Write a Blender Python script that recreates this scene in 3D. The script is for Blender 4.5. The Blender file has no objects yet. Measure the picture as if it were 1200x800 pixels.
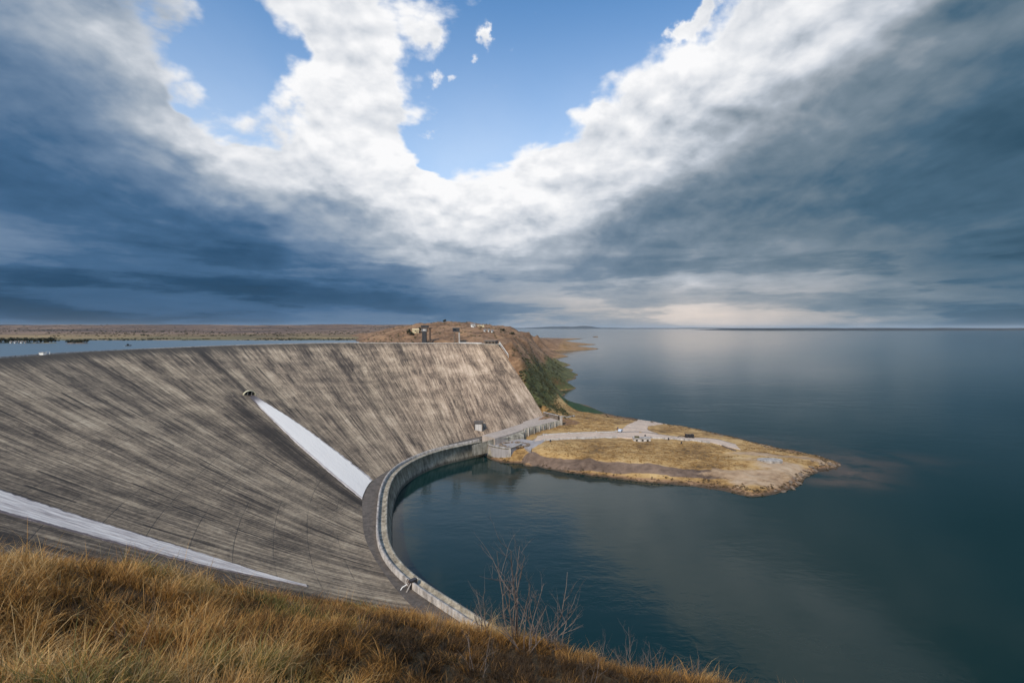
import bpy, bmesh, math, random
import numpy as np
from mathutils import Vector, Matrix

random.seed(7)
RNG = np.random.default_rng(11)
S = bpy.context.scene
COL = S.collection
EYE = 60.0          # height of the viewpoint above the lower lake, metres
F = 567.0           # focal length in units of a 1200 px wide frame

# ------------------------------------------------------------------ helpers
def px(x, y, z=0.0):
    """world point at height z seen from the viewpoint along survey bearing x, y"""
    Y = (EYE - z) * F / (y - 384.0)
    return np.array([(x - 600.0) / F * Y, Y, z])

def pd(x, y, D):
    """world point at forward distance D along survey bearing x, y"""
    return np.array([(x - 600.0) / F * D, D, EYE - (y - 384.0) / F * D])

def _h(ix, iy, s):
    n = (ix.astype(np.int64) * 374761393 + iy.astype(np.int64) * 668265263 + s * 974711) & 0x7fffffff
    n = ((n ^ (n >> 13)) * 1274126177) & 0x7fffffff
    return ((n ^ (n >> 16)) & 0xffff) / 65535.0

def vnoise(x, y, s=0):
    x = np.asarray(x, float); y = np.asarray(y, float)
    ix = np.floor(x); iy = np.floor(y); fx = x - ix; fy = y - iy
    fx = fx * fx * fx * (fx * (fx * 6 - 15) + 10); fy = fy * fy * fy * (fy * (fy * 6 - 15) + 10)
    a = _h(ix, iy, s); b = _h(ix + 1, iy, s); c = _h(ix, iy + 1, s); d = _h(ix + 1, iy + 1, s)
    return (a + (b - a) * fx) * (1 - fy) + (c + (d - c) * fx) * fy - 0.5

def fbm(x, y, o=4, s=0, g=0.5):
    r = 0.0; a = 1.0; k = 1.0
    for i in range(o):
        r = r + a * vnoise(x * k + 17.3 * i, y * k - 9.1 * i, s + i); a *= g; k *= 2.03
    return r

def sstep(a, b, x):
    t = np.clip((x - a) / (b - a), 0, 1); return t * t * (3 - 2 * t)

def tagp(o, label=None, cat=None, group=None, kind=None):
    if label: o['label'] = label
    if cat: o['category'] = cat
    if group: o['group'] = group
    if kind: o['kind'] = kind
    return o

def empty(name, loc, rz=0.0, **k):
    o = bpy.data.objects.new(name, None); COL.objects.link(o)
    o.location = loc; o.rotation_euler = (0, 0, rz); o.empty_display_size = 0.5
    return tagp(o, **k)

def meshobj(name, v, f, mat=None, parent=None, smooth=False, attrs=None, uv=None):
    """v: (N,3) array, f: list of index tuples or (M,k) array -> one linked object"""
    me = bpy.data.meshes.new(name)
    v = np.asarray(v, dtype=np.float32)
    if isinstance(f, np.ndarray):
        k = f.shape[1]; m = len(f)
        me.vertices.add(len(v)); me.vertices.foreach_set('co', v.ravel())
        me.loops.add(m * k); me.loops.foreach_set('vertex_index', f.astype(np.int32).ravel())
        me.polygons.add(m)
        me.polygons.foreach_set('loop_start', np.arange(0, m * k, k, dtype=np.int32))
        me.update(calc_edges=True)
    else:
        me.from_pydata([tuple(map(float, p)) for p in v], [], [tuple(q) for q in f]); me.update()
    if attrs:
        for nm, arr in attrs.items():
            a = me.attributes.new(nm, 'FLOAT', 'POINT'); a.data.foreach_set('value', np.asarray(arr, np.float32).ravel())
    if uv is not None:
        L = me.uv_layers.new(name='UVMap')
        vi = np.empty(len(me.loops), np.int32); me.loops.foreach_get('vertex_index', vi)
        L.data.foreach_set('uv', np.asarray(uv, np.float32)[vi].ravel())
    if smooth:
        me.polygons.foreach_set('use_smooth', np.ones(len(me.polygons), bool))
    o = bpy.data.objects.new(name, me); COL.objects.link(o)
    if mat: me.materials.append(mat)
    if parent: o.parent = parent
    return o

def gridfaces(nu, nv, flip=False):
    i = np.arange(nu - 1)[:, None] * nv + np.arange(nv - 1)[None, :]
    a = i.ravel(); q = np.stack([a, a + nv, a + nv + 1, a + 1], 1)
    return q[:, ::-1].copy() if flip else q

class MB:
    """collects boxes, tubes, prisms; build() links them as one mesh object"""
    def __init__(s): s.v = []; s.f = []
    def add(s, v, f):
        b = len(s.v); s.v += [tuple(map(float, p)) for p in v]; s.f += [tuple(i + b for i in q) for q in f]; return s
    def box(s, x0, x1, y0, y1, z0, z1):
        return s.add([(x0,y0,z0),(x1,y0,z0),(x1,y1,z0),(x0,y1,z0),(x0,y0,z1),(x1,y0,z1),(x1,y1,z1),(x0,y1,z1)],
                     [(0,3,2,1),(4,5,6,7),(0,1,5,4),(1,2,6,5),(2,3,7,6),(3,0,4,7)])
    def prism(s, pts, z0, z1):
        n = len(pts)
        if sum(pts[i][0]*pts[(i+1)%n][1]-pts[(i+1)%n][0]*pts[i][1] for i in range(n)) < 0: pts = pts[::-1]
        return s.add([(p[0],p[1],z0) for p in pts]+[(p[0],p[1],z1) for p in pts],
                     [tuple(range(n))[::-1], tuple(range(n,2*n))]+[(i,(i+1)%n,(i+1)%n+n,i+n) for i in range(n)])
    def tube(s, pts, radii, n=6, cap=True):
        pts = [Vector(p) for p in pts]; vs = []; fs = []
        for i, p in enumerate(pts):
            d = (pts[min(i+1, len(pts)-1)] - pts[max(i-1, 0)])
            d = d.normalized() if d.length > 1e-9 else Vector((0,0,1))
            a = d.cross(Vector((0.13,0.21,0.97)) if abs(d.z) < 0.9 else Vector((1,0.1,0))).normalized(); b = d.cross(a)
            for k in range(n):
                t = 2*math.pi*k/n; vs.append(p + (a*math.cos(t)+b*math.sin(t))*radii[i])
        for i in range(len(pts)-1):
            for k in range(n):
                fs.append((i*n+k, i*n+(k+1)%n, (i+1)*n+(k+1)%n, (i+1)*n+k))
        if cap: fs += [tuple(range(n))[::-1], tuple((len(pts)-1)*n+k for k in range(n))]
        return s.add(vs, fs)
    def build(s, name, mat, parent=None, smooth=False, bevel=0):
        o = meshobj(name, np.array(s.v), s.f, mat, parent, smooth)
        if bevel:
            m = o.modifiers.new('bevel', 'BEVEL'); m.width = bevel; m.segments = 2
        return o

def catmull(P, n):
    """interpolated curve through control rows P (k,d), n samples, parameter in control units"""
    P = np.asarray(P, float); k = len(P)
    t = np.linspace(0, k - 1, n); i = np.clip(np.floor(t).astype(int), 0, k - 2); f = (t - i)[:, None]
    Q = np.vstack([2*P[0]-P[1], P, 2*P[-1]-P[-2]])
    a, b, c, d = Q[i], Q[i+1], Q[i+2], Q[i+3]
    return 0.5*((2*b)+(-a+c)*f+(2*a-5*b+4*c-d)*f*f+(-a+3*b-3*c+d)*f**3)

def catmull_at(P, t):
    P = np.asarray(P, float); k = len(P); t = np.asarray(t, float)
    i = np.clip(np.floor(t).astype(int), 0, k - 2); f = (t - i)[..., None]
    Q = np.vstack([2*P[0]-P[1], P, 2*P[-1]-P[-2]])
    a, b, c, d = Q[i], Q[i+1], Q[i+2], Q[i+3]
    return 0.5*((2*b)+(-a+c)*f+(2*a-5*b+4*c-d)*f*f+(-a+3*b-3*c+d)*f**3)

def path_normals(P):
    T = np.gradient(P[:, :2], axis=0); T /= np.linalg.norm(T, axis=1)[:, None] + 1e-9
    return np.stack([T[:, 1], -T[:, 0]], 1)

def sweep(P, prof, sign=1.0, closed_prof=False, zoff=None):
    """sweep profile [(offset, z)] along plan path P; returns verts, quad faces, uv(metres along, metres round)"""
    N = path_normals(P) * sign; n = len(P); m = len(prof)
    L = np.concatenate([[0], np.cumsum(np.linalg.norm(np.diff(P[:, :2], axis=0), axis=1))])
    pl = np.concatenate([[0], np.cumsum([math.hypot(prof[i+1][0]-prof[i][0], prof[i+1][1]-prof[i][1]) for i in range(m-1)])])
    v = np.zeros((n, m, 3)); uv = np.zeros((n, m, 2))
    for j, (o, z) in enumerate(prof):
        v[:, j, :2] = P[:, :2] + N * o; v[:, j, 2] = z if zoff is None else z + zoff
        uv[:, j, 0] = L; uv[:, j, 1] = pl[j]
    f = gridfaces(n, m)
    if closed_prof:
        i = np.arange(n-1)*m; f = np.vstack([f, np.stack([i+m-1, i+m-1+m, i+m, i], 1)])
    return v.reshape(-1, 3), f, uv.reshape(-1, 2)

# ------------------------------------------------------------------ node helper
class NT:
    def __init__(s, tree): s.t = tree; s.L = tree.links
    def n(s, kind, **k):
        nd = s.t.nodes.new(kind)
        for a, b in k.items(): setattr(nd, a, b)
        return nd
    def put(s, sock, val):
        if val is None: return
        if isinstance(val, bpy.types.NodeSocket): s.L.new(val, sock)
        else:
            if hasattr(sock.default_value, '__len__'):
                if not hasattr(val, '__len__'): val = [val]*len(sock.default_value)
                if len(val) == 3 and len(sock.default_value) == 4: val = tuple(val)+(1.0,)
            sock.default_value = val
    def math(s, op, a, b=None, c=None, clamp=False):
        nd = s.n('ShaderNodeMath', operation=op, use_clamp=clamp)
        s.put(nd.inputs[0], a); s.put(nd.inputs[1], b); s.put(nd.inputs[2], c); return nd.outputs[0]
    def vec(s, op, a, b=None, c=None):
        nd = s.n('ShaderNodeVectorMath', operation=op)
        s.put(nd.inputs[0], a)
        if op == 'SCALE': s.put(nd.inputs['Scale'], b)
        else: s.put(nd.inputs[1], b); s.put(nd.inputs[2], c)
        return nd.outputs['Value'] if op in ('LENGTH', 'DISTANCE', 'DOT_PRODUCT') else nd.outputs[0]
    def mix(s, fac, a, b, mode='MIX', clamp=True):
        nd = s.n('ShaderNodeMix', data_type='RGBA', blend_type=mode); nd.clamp_factor = clamp
        s.put(nd.inputs[0], fac); s.put(nd.inputs[6], a); s.put(nd.inputs[7], b); return nd.outputs[2]
    def noise(s, vec, scale=1.0, detail=4.0, rough=0.5, dist=0.0, col=False):
        nd = s.n('ShaderNodeTexNoise'); s.put(nd.inputs['Vector'], vec); s.put(nd.inputs['Scale'], scale)
        s.put(nd.inputs['Detail'], detail); s.put(nd.inputs['Roughness'], rough); s.put(nd.inputs['Distortion'], dist)
        return nd.outputs[1 if col else 0]
    def ramp(s, fac, stops, interp='LINEAR'):
        nd = s.n('ShaderNodeValToRGB'); cr = nd.color_ramp; cr.interpolation = interp
        while len(cr.elements) < len(stops): cr.elements.new(0.5)
        for e, (p, c) in zip(cr.elements, stops):
            e.position = p; e.color = (tuple(c)+(1.0,))[:4] if hasattr(c, '__len__') else (c, c, c, 1)
        s.put(nd.inputs[0], fac); return nd.outputs[0]
    def rng(s, v, a, b, c=0.0, d=1.0, smooth=True):
        nd = s.n('ShaderNodeMapRange'); nd.interpolation_type = 'SMOOTHSTEP' if smooth else 'LINEAR'
        for i, q in enumerate((v, a, b, c, d)): s.put(nd.inputs[i], q)
        return nd.outputs[0]
    def attr(s, name): return s.n('ShaderNodeAttribute', attribute_name=name).outputs['Fac']
    def comb(s, x, y, z):
        nd = s.n('ShaderNodeCombineXYZ')
        for i, q in enumerate((x, y, z)): s.put(nd.inputs[i], q)
        return nd.outputs[0]
    def sep(s, v):
        nd = s.n('ShaderNodeSeparateXYZ'); s.put(nd.inputs[0], v); return nd.outputs
    def bump(s, h, strength=0.5, dist=0.1):
        nd = s.n('ShaderNodeBump'); s.put(nd.inputs['Height'], h); s.put(nd.inputs['Strength'], strength); s.put(nd.inputs['Distance'], dist)
        return nd.outputs[0]

def newmat(name):
    m = bpy.data.materials.new(name); m.use_nodes = True
    t = NT(m.node_tree); b = m.node_tree.nodes['Principled BSDF']
    return m, t, b

def obcoord(t):
    return t.n('ShaderNodeTexCoord').outputs['Object']

def simple(name, colr, rough=0.8, var=0.25, scale=3.0, metal=0.0, bump=0.2):
    m, t, b = newmat(name)
    g = t.n('ShaderNodeNewGeometry').outputs['Position']
    nz = t.noise(g, scale, 5, 0.6)
    d = tuple(c*(1-var) for c in colr); l = tuple(min(1, c*(1+var)) for c in colr)
    t.put(b.inputs['Base Color'], t.ramp(nz, [(0.3, d), (0.7, l)]))
    t.put(b.inputs['Roughness'], rough); t.put(b.inputs['Metallic'], metal)
    if bump: t.put(b.inputs['Normal'], t.bump(nz, bump, 0.05))
    return m

# ------------------------------------------------------------------ render settings, camera, light
S.render.engine = 'CYCLES'
S.cycles.use_denoising = True
S.cycles.max_bounces = 6
S.cycles.transparent_max_bounces = 6
S.view_settings.view_transform = 'Standard'; S.view_settings.look = 'None'
S.view_settings.exposure = 0.0; S.view_settings.gamma = 1.0
S.view_settings.use_curve_mapping = False
cam = bpy.data.cameras.new('camera'); camo = bpy.data.objects.new('camera', cam); COL.objects.link(camo)
camo.location = (0, 0, EYE); camo.rotation_euler = (math.radians(90), 0, 0)
cam.sensor_width = 36; cam.lens = F / 1200 * 36
cam.shift_y = -16.0 / 1200; cam.clip_end = 200000; cam.clip_start = 0.1
S.camera = camo

SUN_EL = math.radians(40); SUN_DIR = Vector((-0.42*math.cos(SUN_EL), -0.907*math.cos(SUN_EL), math.sin(SUN_EL)))
sl = bpy.data.lights.new('sun', 'SUN'); sl.energy = 3.0; sl.angle = math.radians(1.0); sl.color = (1.0, 0.87, 0.70)
so = bpy.data.objects.new('sun', sl); COL.objects.link(so)
so.rotation_euler = SUN_DIR.to_track_quat('Z', 'Y').to_euler(); so.location = (-40, -80, 140)

# ------------------------------------------------------------------ sky: Nishita blue with a layer of storm cloud
W = bpy.data.worlds.new('World'); S.world = W; W.use_nodes = True
wt = NT(W.node_tree); bg = W.node_tree.nodes['Background']
D = wt.n('ShaderNodeTexCoord').outputs['Generated']
sk = wt.n('ShaderNodeTexSky'); sk.sky_type = 'NISHITA'; sk.sun_disc = False
sk.sun_elevation = SUN_EL; sk.sun_rotation = math.atan2(SUN_DIR.x, SUN_DIR.y)
sk.air_density = 1.0; sk.dust_density = 0.6; sk.ozone_density = 2.0
dx, dy, dz = wt.sep(D)
# cloud-layer coordinates: flattening towards the horizon like a real deck of cloud
inv = wt.math('DIVIDE', 1.0, wt.math('ADD', wt.math('MAXIMUM', dz, 0.0), 0.16))
q = wt.comb(wt.math('MULTIPLY', dx, inv), wt.math('MULTIPLY', dy, inv), wt.math('MULTIPLY', dz, 1.2))
warp = wt.noise(q, 1.3, 5, 0.6, col=True)
warp0 = wt.vec('SUBTRACT', warp, (0.5, 0.5, 0.5))
Dw = wt.vec('MULTIPLY_ADD', warp0, (0.20, 0.20, 0.13), D)
Dw = wt.vec('MULTIPLY', Dw, (1.0, 1.0, 1.7))
# big masses of the deck: bearing (survey x, y), brightness of cloud, cover
MASS = [
 (20,40,.48,1),(110,40,.66,1),(190,20,.70,1),(60,140,.32,1),(150,140,.62,1),(235,110,.88,.95),(215,50,.66,.8),(300,165,.92,1),
 (90,225,.20,1),(190,215,.42,1),(300,215,.76,1),(400,195,.92,1),(20,268,.5,1),(100,290,.19,1),(250,290,.24,1),(400,262,.52,1),
 (490,262,.80,1),(80,350,.12,1),(250,350,.16,1),(420,345,.24,1),(-150,200,.2,1),(-150,350,.15,1),(-150,40,.4,1),
 (300,60,.8,-.2),(262,30,.7,.1),(285,110,.8,.0),(325,110,.9,.1),
 (360,15,.97,1),(430,20,.98,1),(420,75,.99,1),(455,110,.99,1),(400,130,.97,1),(450,70,.98,1),(470,105,.98,.95),(430,130,.97,.9),(380,90,.98,1),(480,30,.97,.75),(530,15,.97,.75),
 (560,60,.98,.40),(610,50,.98,.3),(600,110,.9,-.1),(548,120,.9,-.1),(540,160,.9,-.05),(445,130,.98,.95),(455,168,.98,1.15),(495,196,.98,1.2),(690,125,.95,.8),(650,168,.96,.95),(618,200,.98,1.2),(735,75,.95,.8),(560,170,.9,.05),(640,100,.9,0),(690,55,.9,-.05),(760,25,.9,.05),(640,10,.9,.35),(700,10,.9,0),
 (590,140,.9,-.05),(800,35,.97,.5),
 (490,205,.97,1),(555,222,1.0,1),(610,225,.98,1),(600,200,.98,.9),(570,268,.98,1),(600,250,1.0,1),(640,190,.95,1),(690,150,.95,.95),(760,95,.97,.95),(650,240,.78,1),(690,225,.70,1),
 (730,185,.90,1),(800,110,.95,1),(860,40,.95,1),(940,40,.92,1),(1000,50,.84,1),(900,100,.88,1),(820,175,.72,1),(850,150,.74,1),
 (960,130,.44,1),(1060,100,.36,1),(1160,130,.20,1),(1190,30,.30,1),(900,205,.36,1),(1000,200,.29,1),(1120,220,.21,1),(780,250,.40,1),
 (560,310,.54,1),(640,296,.62,1),(720,290,.48,1),(860,270,.42,1),(980,290,.36,1),(1140,300,.22,1),(1350,250,.18,1),(1350,50,.3,1),
 (640,345,.46,1),(560,350,.36,1),(740,325,.36,1),(880,320,.34,1),(1020,330,.29,1),(1150,345,.22,1),
 (700,352,.72,1),(780,348,.80,1),(850,352,.74,1),(930,352,.70,1),(1000,358,.54,1),
 (650,374,.56,1),(760,374,.66,1),(880,374,.62,1),(1000,376,.58,1),(1120,376,.36,1),
]
KS = 120.0
sw = sl_ = sc_ = None
ek = math.exp(-KS)
for (x, y, l, c) in MASS:
    v = Vector(((x-600)/F, 1.0, (384-y)/F)).normalized(); v.z *= 1.7
    d = wt.vec('DISTANCE', Dw, tuple(v))
    w_ = wt.math('EXPONENT', wt.math('MULTIPLY', wt.math('MULTIPLY', d, d), -KS))
    sw = wt.math('ADD', w_, 2e-5 if sw is None else sw)
    sl_ = wt.math('MULTIPLY_ADD', w_, l, 2e-5*0.62 if sl_ is None else sl_)
    sc_ = wt.math('MULTIPLY_ADD', w_, c, 2e-5*0.62 if sc_ is None else sc_)
Lm = wt.math('DIVIDE', sl_, sw); Cm = wt.math('DIVIDE', sc_, sw)
qf = wt.vec('MULTIPLY', q, (1.0, 0.30, 1.0))       # cloud streets running away from the viewpoint
n1 = wt.noise(qf, 1.5, 7, 0.56, 0.2)
n2 = wt.noise(wt.vec('ADD', qf, (3.1, 1.7, 0.4)), 3.4, 6, 0.58, 0.3)
def puffs(v):
    nz = wt.noise(wt.vec('MULTIPLY', v, (5.0, 5.0, 8.0)), 1.3, 8, 0.58, 0.15)
    vo = wt.n('ShaderNodeTexVoronoi'); vo.feature = 'F1'
    wt.put(vo.inputs['Vector'], wt.vec('MULTIPLY', wt.vec('MULTIPLY_ADD', warp0, (.10, .10, .08), v), (1.0, 1.0, 1.6)))
    wt.put(vo.inputs['Scale'], 11.0); wt.put(vo.inputs['Detail'], 2.0); wt.put(vo.inputs['Roughness'], .55)
    return nz, wt.math('SUBTRACT', .45, vo.outputs['Distance'])
nb, pu = puffs(D)
nb2, pu2 = puffs(wt.vec('ADD', D, (0.0, 0.0, 0.022)))
relief = wt.math('MULTIPLY_ADD', wt.math('SUBTRACT', nb, nb2), 1.0, wt.math('MULTIPLY', wt.math('SUBTRACT', pu, pu2), .30))
cov = wt.math('ADD', wt.math('MULTIPLY_ADD', wt.rng(Cm, .8, 1.0), .55, Cm), wt.math('MULTIPLY_ADD', wt.math('SUBTRACT', nb, 0.5), 1.35, wt.math('MULTIPLY', pu, .35)))
Dp = wt.vec('MULTIPLY_ADD', wt.vec('SUBTRACT', wt.noise(D, 16.0, 5, 0.6, col=True), (.5, .5, .5)), (.10, .10, .07), D)
for (x, y, k, a) in [(570,40,2600,.62),(551,74,2800,.72),(597,61,5000,.5),(630,10,3000,.6),(515,92,3200,.42),(800,32,2600,.6),(822,12,2600,.6),(510,158,2600,.40),(575,60,5000,.3),(505,40,2600,.4),(655,30,4000,.5),(590,88,5000,.45),(535,100,5000,.45),(700,135,3000,.4)]:
    v = Vector(((x-600)/F, 1.0, (384-y)/F)).normalized(); d = wt.vec('DISTANCE', Dp, tuple(v))
    cov = wt.math('MULTIPLY_ADD', wt.math('EXPONENT', wt.math('MULTIPLY', wt.math('MULTIPLY', d, d), -float(k))), a, cov)
cover = wt.rng(cov, 0.40, 0.70)
core = wt.rng(cov, 0.55, 1.1)
hz = wt.rng(dz, 0.02, 0.22)
nh = wt.noise(wt.vec('MULTIPLY_ADD', warp0, (.15, .15, .05), wt.vec('MULTIPLY', D, (1.0, 1.0, 7.0))), 3.2, 8, .55, .1)   # flat bars far away
far = wt.rng(dz, .05, .24)
st1 = wt.math('MULTIPLY', wt.math('SUBTRACT', n1, 0.5), wt.rng(Lm, .45, .95, .32, .15))
st1 = wt.math('MULTIPLY_ADD', wt.rng(n2, .42, .62), .05, wt.math('SUBTRACT', st1, .025))
st0 = wt.math('MULTIPLY_ADD', wt.rng(nh, .45, .57), .10, wt.math('MULTIPLY_ADD', nh, .30, -.20))
lum = wt.math('MULTIPLY_ADD', Lm, .90, .065)
lum = wt.math('MULTIPLY_ADD', st1, far, lum)
lum = wt.math('MULTIPLY_ADD', st0, wt.math('SUBTRACT', 1.0, far), lum)
lum = wt.math('MULTIPLY_ADD', wt.math('SUBTRACT', nb, 0.5), wt.math('MULTIPLY_ADD', Lm, .10, .12), lum)
lum = wt.math('MULTIPLY_ADD', relief, wt.math('MULTIPLY', hz, wt.math('MULTIPLY_ADD', Lm, .60, .0)), lum)
lum = wt.math('ADD', lum, wt.math('MULTIPLY', wt.rng(cov, .42, .8, .12, 0.0), hz))      # thin sunlit edges
lum = wt.math('ADD', lum, 0.0, clamp=True)
ccol = wt.ramp(lum, [(0.0, (.009,.030,.050)), (0.16, (.019,.068,.142)), (0.32, (.057,.135,.256)), (0.48, (.165,.250,.375)),
                     (0.66, (.40,.46,.54)), (0.82, (.70,.73,.78)), (1.0, (.97,.97,.98))])
ccol = wt.mix(wt.math('MULTIPLY', wt.rng(dx, -.45, .6), wt.rng(lum, .75, .40)), ccol, wt.mix(1.0, ccol, (1.16, 1.0, .80), 'MULTIPLY', False))
low = wt.rng(dz, 0.015, 0.12, 1.0, 0.0)
warmth = wt.math('MULTIPLY', low, wt.rng(lum, 0.42, 0.75))
ccol = wt.mix(wt.math('MULTIPLY', warmth, 0.9), ccol, (1.20, 0.98, 0.80), 'MULTIPLY')
skyc = wt.vec('SCALE', sk.outputs[0], 0.15)
skyc = wt.mix(1.0, skyc, (0.70, 1.10, 1.30), 'MULTIPLY')
# thin veil of high cloud whitening the lower part of the blue gap
veil = wt.math('MULTIPLY', wt.rng(dz, 0.62, 0.22), wt.math('MULTIPLY_ADD', n1, 0.5, 0.18))
skyc = wt.mix(veil, skyc, (0.86, 0.92, 1.0))
fin = wt.mix(cover, skyc, ccol)
wt.put(bg.inputs['Color'], fin); bg.inputs['Strength'].default_value = 1.0
W.cycles.sampling_method = 'MANUAL'; W.cycles.sample_map_resolution = 512

# ------------------------------------------------------------------ materials
def mat_water(name, murk=False, deep=(.0045,.0235,.0225), ripple=1.0):
    m, t, b = newmat(name)
    P = t.n('ShaderNodeNewGeometry').outputs['Position']
    Ps = t.vec('MULTIPLY', P, (0.55, 1.0, 1.0))
    a = t.noise(Ps, 0.55, 3, 0.55, 0.4); c = t.noise(Ps, 0.09, 2, 0.5)
    big = t.noise(P, 0.012, 3, 0.55)
    h = t.math('MULTIPLY_ADD', a, 0.55, t.math('MULTIPLY', c, 1.4))
    lane = t.noise(t.vec('MULTIPLY', P, (.16, 1.0, 1.0)), 0.022, 4, 0.6)
    st = t.math('MULTIPLY', t.rng(big, 0.35, 0.68, 0.30*ripple, 0.85*ripple), t.rng(lane, .40, .60, .45, 1.15))
    t.put(b.inputs['Normal'], t.bump(h, st, 0.16))
    colr = deep
    if murk:
        o = murk; d = None
        for (cx, cy, rx, ry, am) in o:
            e = t.vec('MULTIPLY', t.vec('SUBTRACT', P, (cx, cy, 0)), (1/rx, 1/ry, 0))
            w_ = t.math('MULTIPLY', t.math('EXPONENT', t.math('MULTIPLY', t.vec('DOT_PRODUCT', e, e), -1.0)), am)
            d = w_ if d is None else t.math('ADD', d, w_)
        nz = t.noise(P, 0.06, 5, 0.6)
        d = t.math('MULTIPLY', d, t.rng(nz, 0.3, 0.62), clamp=True)
        colr = t.mix(d, deep, (.17, .105, .07))
    t.put(b.inputs['Base Color'], colr)
    b.inputs['Roughness'].default_value = 0.09 if ripple < 1.5 else .28; b.inputs['IOR'].default_value = 1.333; b.inputs['Specular IOR Level'].default_value = .30
    return m

def mat_dam():
    m, t, b = newmat('weathered_concrete')
    uv = t.n('ShaderNodeUVMap', uv_map='UVMap').outputs[0]
    U, V, _ = t.sep(uv)            # U metres along the dam, V 0 at crest .. 1 at toe
    P = t.n('ShaderNodeNewGeometry').outputs['Position']
    wob = t.math('MULTIPLY', t.math('SUBTRACT', t.noise(t.comb(t.math('MULTIPLY', U, .05), t.math('MULTIPLY', V, 6.0), 0), 1, 3, .5), .5), 1.0)
    U2 = t.math('ADD', U, wob)
    def st(fu, fv, off, det=4, r=.6):
        return t.noise(t.comb(t.math('MULTIPLY', U2, fu), t.math('MULTIPLY', V, fv), off), 1.0, det, r)
    s1 = st(.16, 1.6, 1.0, 3, .55); s2 = st(1.1, 4.6, 7.0, 6, .66); s3 = st(4.0, 17.0, 13.0, 4, .7)
    blot = t.noise(P, 0.09, 6, .62); fine = t.noise(P, 1.1, 5, .7)
    k = t.math('MULTIPLY_ADD', s1, .36, t.math('MULTIPLY_ADD', s2, .50, t.math('MULTIPLY', s3, .36)))
    k = t.math('MULTIPLY_ADD', blot, .30, k)
    k = t.math('MULTIPLY_ADD', fine, .26, k)          # mean about .845
    cell = t.n('ShaderNodeTexVoronoi'); cell.feature = 'F1'; cell.inputs['Scale'].default_value = 1.0
    t.put(cell.inputs['Vector'], t.comb(t.math('MULTIPLY', U2, .30), t.math('MULTIPLY', V, 5.0), 0))
    cu, cvv, _c = t.sep(t.vec('SUBTRACT', t.comb(t.math('MULTIPLY', U2, .30), t.math('MULTIPLY', V, 5.0), 0), cell.outputs['Position']))
    drip = t.math('MULTIPLY', t.rng(t.math('ABSOLUTE', cu), .0, .16, 1, 0), t.math('MULTIPLY', t.rng(cvv, -.02, .03), t.rng(cvv, .05, .75, 1, 0)))
    drip = t.math('MULTIPLY', t.math('MULTIPLY', drip, t.math('SUBTRACT', 1.0, t.math('MULTIPLY', t.attr('pale_bays'), .75))), t.rng(t.sep(cell.outputs['Color'])[0], .35, .8))
    k = t.math('MULTIPLY_ADD', drip, -.20, k)
    right = t.attr('pale_bays')                           # right-hand bays are coloured paler and warmer, with fewer drips
    wet = t.attr('wet')
    k = t.math('MULTIPLY_ADD', right, .05, k)
    k = t.math('SUBTRACT', k, t.math('MULTIPLY', wet, .16))
    colr = t.ramp(t.rng(k, .70, 1.07, 0, 1, False), [(0.0, (.024,.018,.013)), (.28, (.062,.048,.037)), (.50, (.172,.138,.105)), (.70, (.33,.265,.195)), (1.0, (.56,.48,.38))])
    warm = t.mix(right, (1.03, .98, .88), (1.17, 1.03, .93))
    colr = t.mix(1.0, colr, warm, 'MULTIPLY')
    # lift joints: thin broken dark lines along the contours, and bay joints down the slope
    lj = t.math('PINGPONG', t.math('MULTIPLY_ADD', V, 17.0, t.math('MULTIPLY', t.math('SUBTRACT', blot, .5), .06)), 0.5)
    lj = t.math('MULTIPLY', t.rng(lj, 0.0, 0.022, 1, 0), t.rng(t.noise(t.comb(t.math('MULTIPLY', U, .045), t.math('MULTIPLY', V, 11), 3), 1, 4, .7), .38, .56))
    bj = t.math('PINGPONG', t.math('MULTIPLY', U, 1/15.0), 0.5)
    bj = t.math('MULTIPLY', t.rng(bj, 0.0, 0.012, 1, 0), t.rng(t.noise(t.comb(t.math('MULTIPLY', U, .2), t.math('MULTIPLY', V, 3), 9), 1, 3, .6), .35, .6))
    j = t.math('MAXIMUM', t.math('MULTIPLY', lj, .55), t.math('MULTIPLY', bj, .4))
    colr = t.mix(j, colr, (.03, .025, .02))
    # dark band under the coping: staining plus overhang shade put into the colour
    band = t.math('MULTIPLY', t.rng(t.math('ADD', V, t.math('MULTIPLY', t.math('SUBTRACT', s2, .5), .12)), 0.02, 0.10, 1, 0), t.math('SUBTRACT', .85, t.math('MULTIPLY', right, .6)))
    colr = t.mix(band, colr, (.045, .036, .027))
    t.put(b.inputs['Base Color'], colr); b.inputs['Roughness'].default_value = .88
    hh = t.math('SUBTRACT', t.math('MULTIPLY_ADD', fine, .3, t.math('MULTIPLY', s3, .5)), j)
    t.put(b.inputs['Normal'], t.bump(hh, .5, .25))
    return m

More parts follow.
